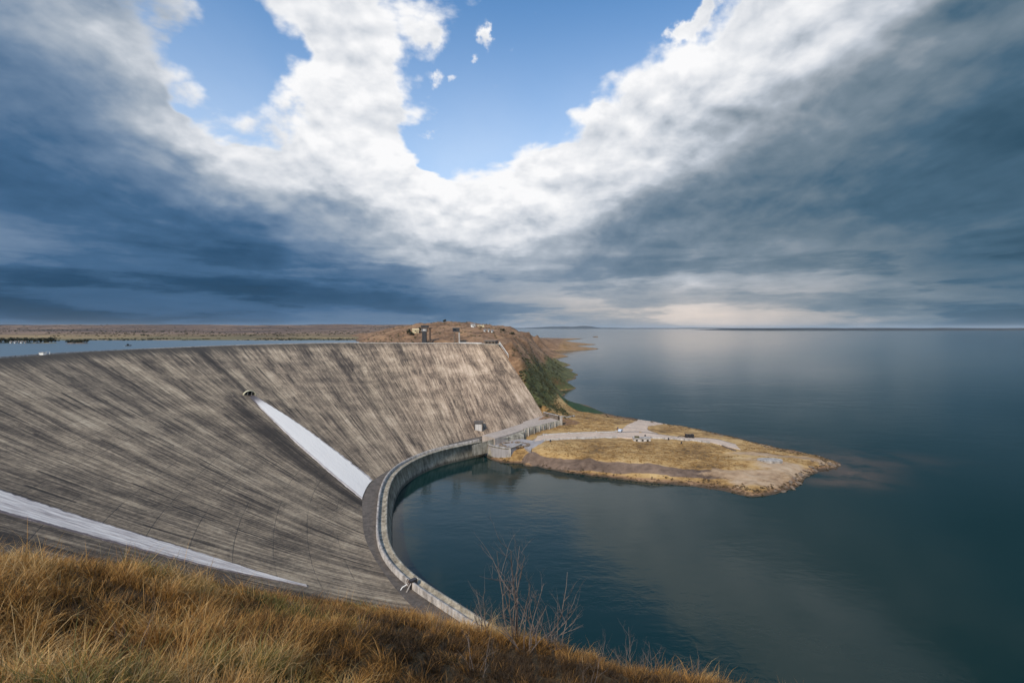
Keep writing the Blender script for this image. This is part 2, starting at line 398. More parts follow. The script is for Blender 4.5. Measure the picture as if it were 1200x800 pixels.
def mat_wall(name, base, dark, stain=.6, vscale=.35, waterline=False):
    """concrete with vertical run-off stains; works in world space"""
    m, t, b = newmat(name)
    P = t.n('ShaderNodeNewGeometry').outputs['Position']
    sv = t.noise(t.vec('MULTIPLY', P, (1.0, 1.0, .10)), .9, 5, .62)
    bl = t.noise(P, vscale, 6, .65); fi = t.noise(P, 3.0, 4, .6)
    k = t.math('MULTIPLY_ADD', sv, .5, t.math('MULTIPLY_ADD', bl, .4, t.math('MULTIPLY', fi, .25)))
    mid = tuple((a+c)*.5 for a, c in zip(base, dark))
    t.put(b.inputs['Base Color'], t.ramp(t.rng(k, .42, .76, 0, 1, False), [(0, dark), (.35+.2*(stain-.6), mid), (.7, base), (1, tuple(min(1, c*1.2) for c in base))]))
    if waterline:
        zz = t.sep(P)[2]
        wl_ = t.math('MULTIPLY', t.rng(t.math('MULTIPLY_ADD', t.math('SUBTRACT', sv, .5), 2.0, zz), .5, 1.6, 1, 0), .8)
        inner = b.inputs['Base Color'].links[0].from_socket
        t.put(b.inputs['Base Color'], t.mix(wl_, inner, (.03, .026, .018)))
    b.inputs['Roughness'].default_value = .85
    t.put(b.inputs['Normal'], t.bump(fi, .3, .06))
    return m

def mat_foam():
    m, t, b = newmat('white_water')
    uv = t.n('ShaderNodeUVMap', uv_map='UVMap').outputs[0]; U, V, _ = t.sep(uv)
    s = t.noise(t.comb(t.math('MULTIPLY', U, 1.6), t.math('MULTIPLY', V, 14.0), 0), 1, 7, .7)
    s2 = t.noise(t.comb(t.math('MULTIPLY', U, 5), t.math('MULTIPLY', V, 60.0), 4), 1, 4, .6)
    thin = t.attr('thin')
    k = t.math('SUBTRACT', t.math('MULTIPLY_ADD', s2, .35, t.math('MULTIPLY', s, .8)), t.math('MULTIPLY', thin, .55))
    t.put(b.inputs['Base Color'], t.ramp(k, [(.12, (.10,.08,.08)), (.28, (.46,.40,.37)), (.45, (.80,.74,.67)), (.7, (.90,.84,.76))]))
    b.inputs['Roughness'].default_value = .5
    t.put(b.inputs['Normal'], t.bump(s2, .4, .2))
    return m

def mat_headland():
    m, t, b = newmat('headland_ground')
    P = t.n('ShaderNodeNewGeometry').outputs['Position']
    Pm = t.vec('MULTIPLY', P, (.6, 1.0, 1.0))
    a = t.noise(Pm, .075, 6, .62); c = t.noise(Pm, .5, 5, .68); e = t.noise(P, .02, 4, .55)
    k = t.math('MULTIPLY_ADD', a, .55, t.math('MULTIPLY', c, .45))
    straw = t.ramp(k, [(.37, (.10,.058,.022)), (.44, (.25,.140,.046)), (.52, (.43,.262,.098)), (.62, (.56,.38,.17))])
    soil = t.ramp(k, [(.36, (.070,.045,.026)), (.47, (.185,.100,.052)), (.60, (.335,.20,.108))])
    green = t.ramp(k, [(.38, (.030,.034,.014)), (.50, (.075,.082,.026)), (.62, (.19,.165,.055))])
    lush = t.ramp(c, [(.35, (.010,.030,.010)), (.65, (.030,.075,.020))])
    scarp = t.ramp(k, [(.38, (.070,.045,.032)), (.50, (.155,.104,.074)), (.62, (.25,.17,.12))])
    pale = t.ramp(k, [(.38, (.22,.140,.080)), (.50, (.40,.268,.160)), (.64, (.52,.385,.255))])
    def soft(nm, amt=.55):
        return t.rng(t.math('ADD', t.attr(nm), t.math('MULTIPLY', t.math('SUBTRACT', t.math('MULTIPLY_ADD', c, .5, t.math('MULTIPLY', a, .5)), .5), amt*2)), .40, .62)
    colr = t.mix(soft('soil'), straw, soil)
    colr = t.mix(soft('green', .75), colr, green)
    colr = t.mix(soft('scarp', .35), colr, scarp)
    colr = t.mix(soft('pale', .45), colr, pale)
    colr = t.mix(soft('lush', .2), colr, lush)
    Z = t.sep(P)[2]
    wetz = t.rng(t.math('ADD', Z, t.math('MULTIPLY', t.math('SUBTRACT', c, .5), 1.4)), .15, .7, 1, 0)
    colr = t.mix(t.math('MULTIPLY', wetz, .85), colr, (.055, .040, .026))
    t.put(b.inputs['Base Color'], colr); b.inputs['Roughness'].default_value = .95
    t.put(b.inputs['Normal'], t.bump(t.math('MULTIPLY_ADD', c, .6, a), .8, .8))
    return m

def mat_farhills():
    m, t, b = newmat('far_hill_ground')
    P = t.n('ShaderNodeNewGeometry').outputs['Position']
    Pm = t.vec('MULTIPLY', P, (.45, 1.0, 1.0))
    a = t.noise(Pm, .006, 6, .65); c = t.noise(Pm, .05, 5, .65)
    k = t.math('MULTIPLY_ADD', a, .6, t.math('MULTIPLY', c, .4))
    tan = t.ramp(k, [(.36, (.10,.065,.033)), (.47, (.23,.15,.070)), (.58, (.38,.265,.125))])
    brown = t.ramp(k, [(.36, (.026,.020,.018)), (.45, (.075,.048,.036)), (.53, (.18,.110,.072)), (.64, (.38,.26,.165))])
    green = t.ramp(k, [(.38, (.020,.026,.012)), (.58, (.075,.085,.030))])
    Y = t.sep(P)[1]
    colr = t.mix(t.rng(t.math('MULTIPLY_ADD', t.math('SUBTRACT', a, .5), 900, Y), 720, 1050), tan, brown)
    colr = t.mix(t.math('MULTIPLY', t.rng(t.math('MULTIPLY_ADD', t.math('SUBTRACT', a, .5), 700, Y), 560, 760, 1, 0), t.rng(c, .40, .58)), colr, green)
    t.put(b.inputs['Base Color'], colr); b.inputs['Roughness'].default_value = .95
    t.put(b.inputs['Normal'], t.bump(a, .6, 12))
    return m

def mat_grass():
    m, t, b = newmat('dry_grass_blades')
    out = m.node_tree.nodes['Material Output']
    tint = t.attr('tint'); tt = t.attr('along')
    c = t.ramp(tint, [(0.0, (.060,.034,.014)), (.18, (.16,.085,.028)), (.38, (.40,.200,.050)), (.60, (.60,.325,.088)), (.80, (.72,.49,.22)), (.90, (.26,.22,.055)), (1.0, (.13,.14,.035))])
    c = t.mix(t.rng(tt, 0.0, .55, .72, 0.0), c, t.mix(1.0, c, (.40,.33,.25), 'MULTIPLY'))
    t.put(b.inputs['Base Color'], c); b.inputs['Roughness'].default_value = .65
    tr = t.n('ShaderNodeBsdfTranslucent'); t.put(tr.inputs[0], c)
    mx = t.n('ShaderNodeMixShader'); mx.inputs[0].default_value = .28
    t.L.new(b.outputs[0], mx.inputs[1]); t.L.new(tr.outputs[0], mx.inputs[2]); t.L.new(mx.outputs[0], out.inputs[0])
    return m

M = {}
M['dam'] = mat_dam()
M['foam'] = mat_foam()
M['wall'] = mat_wall('stained_wall_concrete', (.46,.41,.32), (.060,.048,.033), .75, .35, True)
M['coping'] = mat_wall('pale_coping_concrete', (.52,.47,.42), (.13,.11,.095), .65, .6)
M['apron'] = mat_wall('dark_apron_concrete', (.150,.122,.098), (.045,.036,.030))
M['deck'] = mat_wall('platform_concrete', (.50,.41,.34), (.29,.235,.19), .4, .2)
M['lip'] = mat_wall('crest_concrete', (.42,.37,.30), (.13,.105,.08), .6, .3)
M['paving'] = mat_wall('grey_paving', (.40,.365,.35), (.25,.22,.21), .4, .3)
M['gravel'] = mat_wall('pale_gravel', (.62,.48,.37), (.42,.31,.23), .3, .25)
M['white'] = mat_wall('whitewashed_concrete', (.66,.62,.58), (.36,.33,.30), .4, .8)
M['roadwall'] = mat_wall('grey_white_road_wall', (.50,.46,.42), (.26,.23,.20), .4, .8)
M['hood'] = simple('cream_hood_concrete', (.72,.64,.42), .7, .15, 1.5)
M['black'] = simple('dark_opening', (.012,.011,.010), .9, .2)
M['darkmetal'] = simple('dark_steel', (.045,.042,.045), .5, .4, 1.0, .3)
M['rust'] = simple('rusty_steel', (.10,.06,.04), .7, .4, 1.2)
M['stone'] = simple('grey_brown_stone', (.19,.14,.10), .9, .45, .9, 0, .6)
M['brownwall'] = simple('brown_stone_wall', (.14,.105,.08), .9, .35, .8)
M['tanwall'] = simple('tan_plaster', (.62,.50,.30), .85, .15, .8)
M['whitewall'] = simple('white_plaster', (.80,.78,.74), .8, .08, .8)
M['roof'] = simple('grey_roof', (.20,.18,.17), .8, .25, .8)
M['bark'] = simple('grey_twig_bark', (.165,.130,.112), .85, .35, 30.0, 0, 0)
M['farleaf'] = simple('dark_scrub_leaves', (.034,.036,.018), .9, .5, .6, 0, 0)
M['bankleaf'] = simple('bank_scrub_leaves', (.062,.062,.025), .9, .5, .8, 0, 0)
M['midleaf'] = simple('olive_scrub_leaves', (.085,.075,.030), .9, .5, .8, 0, 0)
M['trunk'] = simple('brown_trunk', (.09,.06,.04), .9, .3, 3.0)
M['carpaint'] = simple('pale_car_paint', (.55,.60,.68), .3, .06, .8, 0, 0)
M['glass'] = simple('dark_window_glass', (.015,.02,.03), .1, .2, 1.0, 0, 0)
M['tyre'] = simple('black_rubber', (.02,.02,.02), .9, .2, 3.0, 0, 0)
M['cloth'] = simple('navy_clothing', (.03,.05,.13), .9, .2, 3.0, 0, 0)
M['skin'] = simple('skin_tone', (.38,.22,.15), .6, .1, 3.0, 0, 0)
M['hair'] = simple('dark_hair', (.02,.015,.012), .7, .2, 3.0, 0, 0)
M['headland'] = mat_headland()
M['farhills'] = mat_farhills()
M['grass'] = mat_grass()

# ------------------------------------------------------------------ lakes
b_ = px(975, 548, 0)
M['lake'] = mat_water('lake_water', [(b_[0]+4, b_[1]-4, 14, 9, .75), (b_[0]+22, b_[1]+12, 30, 13, .40), (b_[0]-30, b_[1]+42, 45, 22, .35), (b_[0]-8, b_[1]-18, 16, 9, .55)])
ys = np.concatenate([np.linspace(-1500, 1200, 28), np.geomspace(1600, 90000, 20)])
xs = np.concatenate([-np.geomspace(90000, 900, 14), np.linspace(-700, 700, 15), np.geomspace(900, 90000, 14)])
gx, gy = np.meshgrid(xs, ys, indexing='ij')
tagp(meshobj('lake', np.stack([gx, gy, gx*0], -1).reshape(-1, 3), gridfaces(len(xs), len(ys)), M['lake']), 'dark teal lake reaching to the horizon', None, None, 'structure')

# ------------------------------------------------------------------ dam
# pairs of crest point and toe point down the same fall line, right abutment first
CREST = np.array([(-10,331),(-36.5,345),(-69,346),(-123,350),(-162,316),(-181,277),(-193,223),(-186,176),(-178,130),(-168,93),(-150,58),(-125,30)], float)
TOE = np.array([(18.7,286,8.2),(-4.4,248,7.2),(-25,229,6.3),(-40.2,203,6),(-48.5,175,6),(-47.8,156.5,6),(-43.0,139.5,6),(-36.9,122.8,6),(-28.2,106.8,6),(-18,92.5,6),(-5,80,6),(11,66.5,6)], float)
EXPO = np.array([.93,1.0,1.0,1.0,1.0,1.03,1.10,1.15,1.20,1.20,1.2,1.2])
ZC = 49.0
RES_Z = 46.5
crest_cum = np.concatenate([[0], np.cumsum(np.linalg.norm(np.diff(catmull(CREST, 1000), axis=0), axis=1))])
def face_pt(t, s):
    t, s = np.broadcast_arrays(np.asarray(t, float), np.asarray(s, float))
    c = catmull_at(CREST, t); o = catmull_at(TOE, t); e = np.interp(t, np.arange(len(EXPO)), EXPO)
    xy = c + (o[..., :2] - c) * s[..., None]
    z = o[..., 2] + (ZC - o[..., 2]) * np.clip(1 - s, 0, 1) ** e
    return np.concatenate([xy, z[..., None]], -1)
def ulen(t): return np.interp(t, np.linspace(0, len(CREST)-1, 1000), crest_cum) * .62

dam = empty('dam', (-110, 230, 0), label='vast curved concrete dam with a dark-streaked sloping face', cat='dam')
DINV = Vector((-110, 230, 0))
def dpart(name, v, f, mat, **k):
    v = np.asarray(v, float) - np.array(DINV)
    return meshobj(name, v, f, mat, dam, **k)
NT_, NS_ = 480, 60
tg, sg = np.meshgrid(np.linspace(0, 11, NT_), np.linspace(0, 1, NS_), indexing='ij')
fv = face_pt(tg, sg)
wetm = np.zeros_like(tg)
wetm += np.exp(-((tg - (5.33+.10*sg))/.16)**2) * sstep(.40, .55, sg) * .9
wetm += np.exp(-((tg - 5.0)/.05)**2) * sstep(.5, .42, sg) * 1.0
wetm += .55*sstep(8.9, 9.5, tg)
pale_bays = sstep(3.6, .6, tg + .8*fbm(tg*3, sg*2, 3, 5))
pale_bays = np.clip(pale_bays + .25*sstep(5.0, 4.0, tg), 0, 1)
# tiny formwork unevenness
fv[..., 2] += .10*fbm(ulen(tg)/6, sg*20, 3, 3)*sstep(0, .04, sg)*sstep(1, .96, sg)
dpart('spillway_face', fv.reshape(-1, 3), gridfaces(NT_, NS_), M['dam'], smooth=True, attrs={'wet': wetm, 'pale_bays': pale_bays}, uv=np.stack([ulen(tg), sg], -1).reshape(-1, 2))
cp = catmull(CREST, 300)
# crest: downstream coping lip, roadway, upstream kerb and upstream face (offset is measured upstream)
v, f, uv = sweep(cp, [(.05, ZC-1.2), (-.55, ZC-.9), (-.55, ZC-.15), (.25, ZC-.15), (.25, ZC-.55), (4.6, ZC-.55)], 1)
dpart('crest_road', v, f, M['lip'])
v, f, uv = sweep(cp, [(4.6, ZC-.6), (4.6, ZC+.2), (5.1, ZC+.2), (5.1, ZC-.8), (6.0, ZC-20)], 1)
dpart('parapet', v, f, M['coping'])
# bright whitewashed length of parapet by the right-hand end
pp = catmull_at(CREST, np.linspace(.45, 1.05, 14))
v, f, uv = sweep(pp, [(.9, ZC-.6), (.9, ZC+.6), (1.3, ZC+.6), (1.3, ZC-.6)], 1, True)
o = dpart('parapet', v, f, M['white']); o['label'] = 'whitewashed length of parapet'
# apron at the foot of the face between toe and pool wall
tp = catmull(TOE, 260)
SGT = 1.0 if np.mean(np.sum(path_normals(tp)*(tp[:, :2]-np.array([20., 165.])), 1)) > 0 else -1.0


def on_face(t, s):
    p = face_pt(t, s); a = face_pt(t+.02, s)-p; d = face_pt(t, s+.01)-p
    a = Vector(a).normalized(); d = Vector(d).normalized(); n = a.cross(d).normalized()
    if n.z < 0: n = -n
    return Vector(p), a, d, n
# outlet hood: quarter-ellipsoid canopy open downslope
P0, A, Dn, N = on_face(5.0, .452)
A = (A - Dn*A.dot(Dn)).normalized()
def loc(a, d, n): return P0 + A*a + Dn*d + N*n
R, Hh, Lh = 2.75, 2.3, 2.9
vs, fs = [], []
na, nb_ = 14, 7
for sc in (1.0, .86):
    for j in range(nb_+1):
        bb = math.pi/2*j/nb_
        for i in range(na+1):
            aa = math.pi*i/na
            vs.append(loc(R*sc*math.cos(aa)*math.sin(bb) if j else 0, -Lh*sc*math.cos(bb)+.3, Hh*sc*math.sin(aa)*math.sin(bb)-.15*(sc==1)))
n1_ = (na+1)*(nb_+1)
for off in (0, n1_):
    for j in range(nb_):
        for i in range(na):
            a_ = off + j*(na+1)+i; fs.append((a_, a_+1, a_+na+2, a_+na+1) if off else (a_, a_+na+1, a_+na+2, a_+1))
for i in range(na):
    a_ = nb_*(na+1)+i; fs.append((a_, a_+1, a_+1+n1_, a_+n1_))
hood = dpart('outlet_hood', vs, fs, M['hood'])
hood['label'] = 'cream curved hood over the outlet'
vs = [loc(0, -.7, .05)] + [loc(R*.8*math.cos(math.pi*i/12), -.7, Hh*.8*math.sin(math.pi*i/12)+.02) for i in range(13)]
meshobj('outlet_opening', np.array(vs)-np.array(DINV), [(0, i+1, i+2) for i in range(12)], M['black'], hood)
mb = MB()
for aoff in (-.9, .9):
    p = [loc(aoff-.12,-.2,0), loc(aoff+.12,-.2,0), loc(aoff+.12,.25,0), loc(aoff-.12,.25,0), loc(aoff-.12,-.2,1.7), loc(aoff+.12,-.2,1.7), loc(aoff+.12,.25,1.4), loc(aoff-.12,.25,1.4)]
    mb.add(p, [(0,3,2,1),(4,5,6,7),(0,1,5,4),(1,2,6,5),(2,3,7,6),(3,0,4,7)])
meshobj('hood_pier', np.array(mb.v)-np.array(DINV), mb.f, M['lip'], hood)
# gallery portal near the foot of the face
P0, A, Dn, N = on_face(1.50, .955)
A = Vector((A.x, A.y, 0)).normalized(); O = Vector((.02, -1, 0)).normalized(); A = Vector((1, .02, 0)).normalized()
def lp(a, o, z): return P0 + A*a + O*o + Vector((0,0,z))
def obox(a0,a1,o0,o1,z0,z1):
    return [lp(a0,o0,z0),lp(a1,o0,z0),lp(a1,o1,z0),lp(a0,o1,z0),lp(a0,o0,z1),lp(a1,o0,z1),lp(a1,o1,z1),lp(a0,o1,z1)]
BF = [(0,3,2,1),(4,5,6,7),(0,1,5,4),(1,2,6,5),(2,3,7,6),(3,0,4,7)]
mb = MB()
mb.add(obox(-2.2,-1.75,-5.5,.5,-2,3.3), BF); mb.add(obox(1.75,2.2,-5.5,.5,-2,3.3), BF); mb.add(obox(-2.3,2.3,-5.5,.6,3.303,3.85), BF)
portal = dpart('gallery_portal', mb.v, mb.f, M['apron'])
meshobj('gallery_door', np.array(obox(-1.74,1.74,-4,.30,-2,3.29))-np.array(DINV), BF, M['white'], portal)

# white water sheets running down the face
def chute(t0f, s0, s1, hwf, n, label, edge, lift=.22, thin0=0.0):
    ss = np.linspace(s0, s1, n); K = 31
    vv = []; uu = []; th = []
    rr = fbm(ss*110, ss*0+3, 6, 31, .62); rl = fbm(ss*110, ss*0+9, 6, 37, .62)
    for i, s_ in enumerate(ss):
        c = t0f(s_); hl, hr = hwf(s_)
        a = c - hl*(1 + edge*rl[i]); b = c + hr*(1 + edge*rr[i])
        tv = np.linspace(a, b, K); p = face_pt(tv, np.full(K, s_))
        lifts = np.full(K, lift); lifts[0] = lifts[-1] = -.12; lifts[1] = lifts[-2] = lift*.7
        p[:, 2] += lifts + .05*fbm(tv*60, np.full(K, s_*80), 2, 5)
        vv.append(p); uu.append(np.stack([ulen(tv), np.full(K, s_)], 1)); th.append(np.clip(np.full(K, sstep(s0+.09, s0, s_)) + thin0 + .5*(np.abs(np.linspace(-1, 1, K)) > .86), 0, 1.2))
    o = meshobj('water_chute', np.array(vv).reshape(-1, 3), gridfaces(n, K), M['foam'], None, True, {'thin': np.array(th)}, np.array(uu).reshape(-1, 2))
    return tagp(o, label, 'water chute')
chute(lambda s: 4.985-.06*(s-.46), .462, .998, lambda s: (.05+.74*((s-.46)/.54)**1.15, .045+.27*((s-.46)/.54)**1.1), 260,
      'wedge of white water widening below the cream outlet hood', .05)
chute(lambda s: 9.0-.06*s, .22, .86, lambda s: (0.24*(1-.55*s)*(.25+.75*sstep(.86, .70, s)), 0.19*(1-.55*s)*sstep(.90, .70, s)+.012), 320,
      'long white water band along the near edge of the dam, above the dry grass', .09, thin0=.42)

# ------------------------------------------------------------------ upper reservoir
up = catmull(CREST, 120)
Nn = path_normals(up)
ue = up + Nn*5.2
vs = [(p[0], p[1], RES_Z) for p in ue]
m_ = len(vs)
outer = []
for i in range(m_):
    k = i/(m_-1)
    if k < .45: outer.append((-20-900*(k/.45), 640, RES_Z))
    else: outer.append((-920, 640-660*((k-.45)/.55), RES_Z))
vs += outer
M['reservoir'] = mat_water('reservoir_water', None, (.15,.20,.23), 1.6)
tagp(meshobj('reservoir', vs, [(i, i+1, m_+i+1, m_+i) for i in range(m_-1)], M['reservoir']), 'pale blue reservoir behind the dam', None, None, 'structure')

# ------------------------------------------------------------------ pool wall round the stilling pool
WL = np.array([tuple(px(568,533)[:2]), (-15.8,223.5), (-26.8,216), (-36,202), (-41.5,182), (-39.0,158), (-35.3,143.2), (-30,122.5), (-22.1,107.8), (-10.8,96.9), (-4.2,90.3), (9,77), (25,63)], float)
wl = catmull(WL, 900)
_l = np.concatenate([[0], np.cumsum(np.linalg.norm(np.diff(wl, axis=0), axis=1))]); _u = np.linspace(0, _l[-1], 240)
wl = np.stack([np.interp(_u, _l, wl[:, 0]), np.interp(_u, _l, wl[:, 1])], 1)
for _ in range(3):
    _p = np.vstack([wl[0]-(wl[1:10][::-1]-wl[0]), wl, wl[-1]-(wl[-10:-1][::-1]-wl[-1])])
    wl = np.stack([np.convolve(_p[:, k], np.ones(19)/19, 'valid') for k in (0, 1)], 1)
wall = empty('pool_wall', (-30, 160, 0), label='long curved concrete wall holding the dark pool below the dam', cat='wall')
WO = np.array([-30, 160, 0])
v, f, uv = sweep(wl, [(0, -3), (0, .2), (1.7, 5.9), (1.7, 6.35), (1.75, 6.35), (2.2, 6.35), (2.2, 5.9), (3.6, 5.9)], -1)
# find which side is landward: sign chosen so that positive offset leads away from the pool centre
cpool = np.array([20., 165.])
def landward(path):
    n = path_normals(path); return 1.0 if np.mean(np.sum(n*(path[:, :2]-cpool), 1)) > 0 else -1.0
SG = landward(wl)
v, f, uv = sweep(wl, [(0, -3), (0, .2), (1.6, 5.95), (1.45, 5.95), (1.45, 6.4), (2.0, 6.4), (2.0, 6.0), (3.8, 6.0)], SG)
meshobj('wall_body', v-WO, f, M['wall'], wall)
v, f, uv = sweep(wl, [(3.8, 5.9), (3.8, 7.0), (4.4, 7.0), (4.4, 3.0)], SG)
meshobj('kerb', v-WO, f, M['coping'], wall)

# apron between the toe of the face and the wall
at = catmull_at(TOE, np.linspace(.9, 11, 200)); wo = wl[:, :2] + path_normals(wl)*SG*4.35
apv = []; last = 0
for p in at:
    k = int(np.argmin(np.hypot(*(wo-p[:2]).T))); k = max(k, last); last = k
    for w in (-.05, .15, .5, 1.0):
        apv.append((p[0]+(wo[k][0]-p[0])*w, p[1]+(wo[k][1]-p[1])*w, p[2]+.03+(5.7-p[2])*max(w, 0)))
dpart('apron', apv, gridfaces(200, 4), M['apron'])

# ------------------------------------------------------------------ headland (right bank and peninsula)
ctrl = []
def C3(*pts):
    for p in pts: ctrl.append(tuple(p))
shore_px = [(665,399),(655,402),(643,406),(640,411),(632,413.5),(629,416),(636,420),(645,425),(653,430),(664,436),(672,441),(664,446),(653,451),(647,458),(644,466),(653,471),(668,472.5),(684,474),(700,480),(720,485),(741,489),(770,494),(800,499),(822,502.5),(845,508.5),(870,514),(900,521.5),(930,527),(960,534),(985,543),
            (975,549),(962,551),(945,558),(938,566),(930,573),(912,578),(880,582),(855,578),(830,573.5),(800,569.5),(770,566),(740,563),(710,559),(680,555),(650,550),(630,546),(612,543)]
shore = np.array([px(x, y, 0) for x, y in shore_px])
for p in shore: C3(p)
# offshore points
T = np.gradient(shore[:, :2], axis=0); T /= np.linalg.norm(T, axis=1)[:, None]; Nw = np.stack([-T[:, 1], T[:, 0]], 1)
if np.mean(np.sum(Nw*(shore[:, :2]-np.array([50, 260])), 1)[14:]) < 0: Nw = -Nw
for p, nn in zip(shore, Nw):
    k = .03*p[1]
    C3((p[0]+nn[0]*k, p[1]+nn[1]*k, -2.2), (p[0]+nn[0]*k*5, p[1]+nn[1]*k*5, -6))
# peninsula top
C3(px(625,528,5), px(655,533,5), px(690,537,5), px(725,540.5,4.7), px(760,543,4.5), px(795,546,4.2), px(830,549,4), px(868,555,3))
C3(px(617,538,1.9), px(650,545,1.8), px(690,549.5,1.7), px(725,553,1.7), px(760,556,1.7), px(795,558.5,1.7), px(830,560,1.8), px(868,562,2))
C3(px(640,510,5.4), px(690,512,5), px(690,525,5.4), px(740,513,4.6), px(740,530,5), px(800,516,4.2), px(800,535,4.6), px(860,526,3.6), px(850,540,4.2), px(900,540,3.6), px(890,560,2.6), px(930,545,3), px(955,543,2), px(925,560,2.2), px(880,572,1.6), px(900,569,1.6), px(975,545,.8),
   px(680,492,5.4), px(700,500,5.6), px(720,496,4.4), px(760,500,3.6), px(790,505,3.6), px(820,510,3.4), px(850,514,3), px(885,522,2.6), px(660,485,7), px(672,482,3.5), px(690,480,2), px(740,491,1.2), px(600,525,5.0), px(625,518,5.2), px(620,530,5.0), px(650,500,5.4))
# right bank hill
for q in [(600,400,330),(610,420,320),(625,440,330),(640,440,390),(655,440,480),(650,460,362),(641,472,312),(630,420,450),(640,420,600),(615,400,500),(600,391,470),(582,386,420),(545,380,470),(535,379,480),(515,379.5,490),(500,381,480),(478,384,470),(460,388,460),(440,394,470),
          (560,395,380),(520,397,395),(490,399,410),(460,399,425),(430,399,480),(621,389,800),(630,392,1040),(641,396.5,1350),(652,397.5,1800),(625,400,800),(632,407,1010),(600,386,650),(585,384.5,600),(560,381,560),(560,385,800),(600,388,1000),(620,391,1300),(500,385,900),(600,393,400),(620,400,420),(570,389,400),(612,393,620),(636,408,1200)]:
    C3(pd(*q))
C3((-5,338,48.2),(2,326,40.5),(10,311,28),(18.5,296,15),(25,287,8),(33,275,6),(-30,300,22),(-60,320,28),(-20,262,4),(-40,240,-4),(-60,280,6),(-36,356,47.5),(-94,372,44),(-20,348,48),(-70,362,46),(-150,400,38),(-190,330,30),(-150,300,10),(-100,250,-5),(-100,330,20),
   (-60,600,58),(0,240,2),(-8,232,1),(-20,205,-6))
for Yq in (340, 400, 470, 560, 700, 900, 1300, 2000):
    C3((-.36*Yq, Yq, 38), (-.48*Yq, Yq, 30), (-.62*Yq, Yq, 24))
C3(pd(452,388,560), pd(440,391,640), pd(455,387,800), pd(430,394,900))
Cn = np.array(ctrl)
def rbf_fit(Cn):
    # coordinates are compressed with distance so near detail and far detail weigh alike
    A = np.stack([Cn[:, 0]/Cn[:, 1]*1.0, np.log(Cn[:, 1])*1.0], 1)
    d = np.linalg.norm(A[:, None]-A[None], axis=2); n = len(A)
    d[np.arange(n), np.arange(n)] += -2e-4
    Pm = np.concatenate([np.ones((n, 1)), A], 1)
    K = np.block([[d, Pm], [Pm.T, np.zeros((3, 3))]])
    w = np.linalg.solve(K, np.concatenate([Cn[:, 2], np.zeros(3)]))
    return A, w
RA, RW = rbf_fit(Cn)
def head_base(X, Y):
    sh = X.shape; u = (X/Y).ravel(); l = np.log(Y).ravel(); out = np.zeros(u.size)
    for i in range(0, u.size, 40000):
        a = np.stack([u[i:i+40000], l[i:i+40000]], 1)
        d = np.linalg.norm(a[:, None]-RA[None], axis=2)
        out[i:i+40000] = d @ RW[:-3] + RW[-3] + a @ RW[-2:]
    return out.reshape(sh)
def head_h(X, Y):
    h = head_base(X, Y)
    hi = sstep(6, 20, h)
    n = fbm(X/18, Y/18, 5, 50)*(1.0+1.8*hi) + fbm(X/70, Y/70, 3, 60)*4*hi + fbm(X/4.5, Y/4.5, 3, 71)*(.45+.4*hi)
    n += fbm(X/7, Y/5, 3, 73)*1.3*np.exp(-(((X-42)/22)**2+((Y-275)/20)**2))
    n *= sstep(-.5, 2.5, h)*.85+.25
    # keep built-on ground even
    n *= 1 - .85*np.exp(-(((X-10)/22)**2+((Y-245)/18)**2)**2)
    damside = np.exp(-(((X-2)/26)**2+((Y-312)/28)**2)); n *= 1-.8*damside
    return h + n
us = np.linspace(-.62, .74, 620); lY = np.linspace(math.log(163), math.log(2700), 560)
U_, LY = np.meshgrid(us, lY, indexing='ij'); Yh = np.exp(LY); Xh = U_*Yh
Hh_ = head_h(Xh, Yh)
# the bank is dug out under the dam body
from mathutils.kdtree import KDTree
_t, _s = np.meshgrid(np.linspace(0, 5, 260), np.linspace(0, 1, 50), indexing='ij')
_fp = face_pt(_t, _s).reshape(-1, 3)
_c = catmull_at(CREST, np.linspace(0, 5, 260)); _n = path_normals(_c)
_fp = np.vstack([_fp] + [np.concatenate([_c+_n*k, np.full((260, 1), ZC-3.0)], 1) for k in (1.5, 3, 4.5, 6)])
kd = KDTree(len(_fp))
for _i, _p in enumerate(_fp): kd.insert((_p[0], _p[1], 0), _i)
kd.balance()
for _i, _j in np.argwhere((Xh > -140) & (Xh < 45) & (Yh > 165) & (Yh < 372)):
    _q, _k, _d = kd.find((Xh[_i, _j], Yh[_i, _j], 0))
    if _d < 14: Hh_[_i, _j] = min(Hh_[_i, _j], _fp[_k][2] - 2.0 + max(0, _d-1.0)*1.1)
PX = 600 + F*Xh/Yh; PY = 384 + F*(EYE-Hh_)/Yh
def gm(cx, cy, z, rx, ry, p=1.0):
    c = px(cx, cy, z); return np.exp(-((((Xh-c[0])/rx)**2+((Yh-c[1])/ry)**2)**p))
def near_line(pts, r):
    d = np.full(Xh.shape, 1e9)
    for a, b in zip(pts[:-1], pts[1:]):
        ab = b[:2]-a[:2]; t = np.clip(((Xh-a[0])*ab[0]+(Yh-a[1])*ab[1])/(ab@ab), 0, 1)
        d = np.minimum(d, np.hypot(Xh-a[0]-t*ab[0], Yh-a[1]-t*ab[1]))
    return np.exp(-(d/r)**4)
hill = np.maximum(sstep(7, 16, Hh_), sstep(345, 380, Yh)*sstep(-.3, .8, Hh_))
lakeside = np.clip((Xh - (-4+ (Yh-312)*.12))/16, 0, 1)
green_a = hill*lakeside*sstep(1300, 600, Yh)*.66 + .15*gm(720,540,5,80,12) + .55*gm(660,484,6,16,14)
soil_a = hill*.70*(1-.25*lakeside) + .85*near_line([px(640,497,5.4), px(665,496,5.4)], 7) + .5*gm(690,490,5,26,18) + .5*gm(930,555,2,20,12)
lush_a = .95*gm(682,479,2,20,20,2)
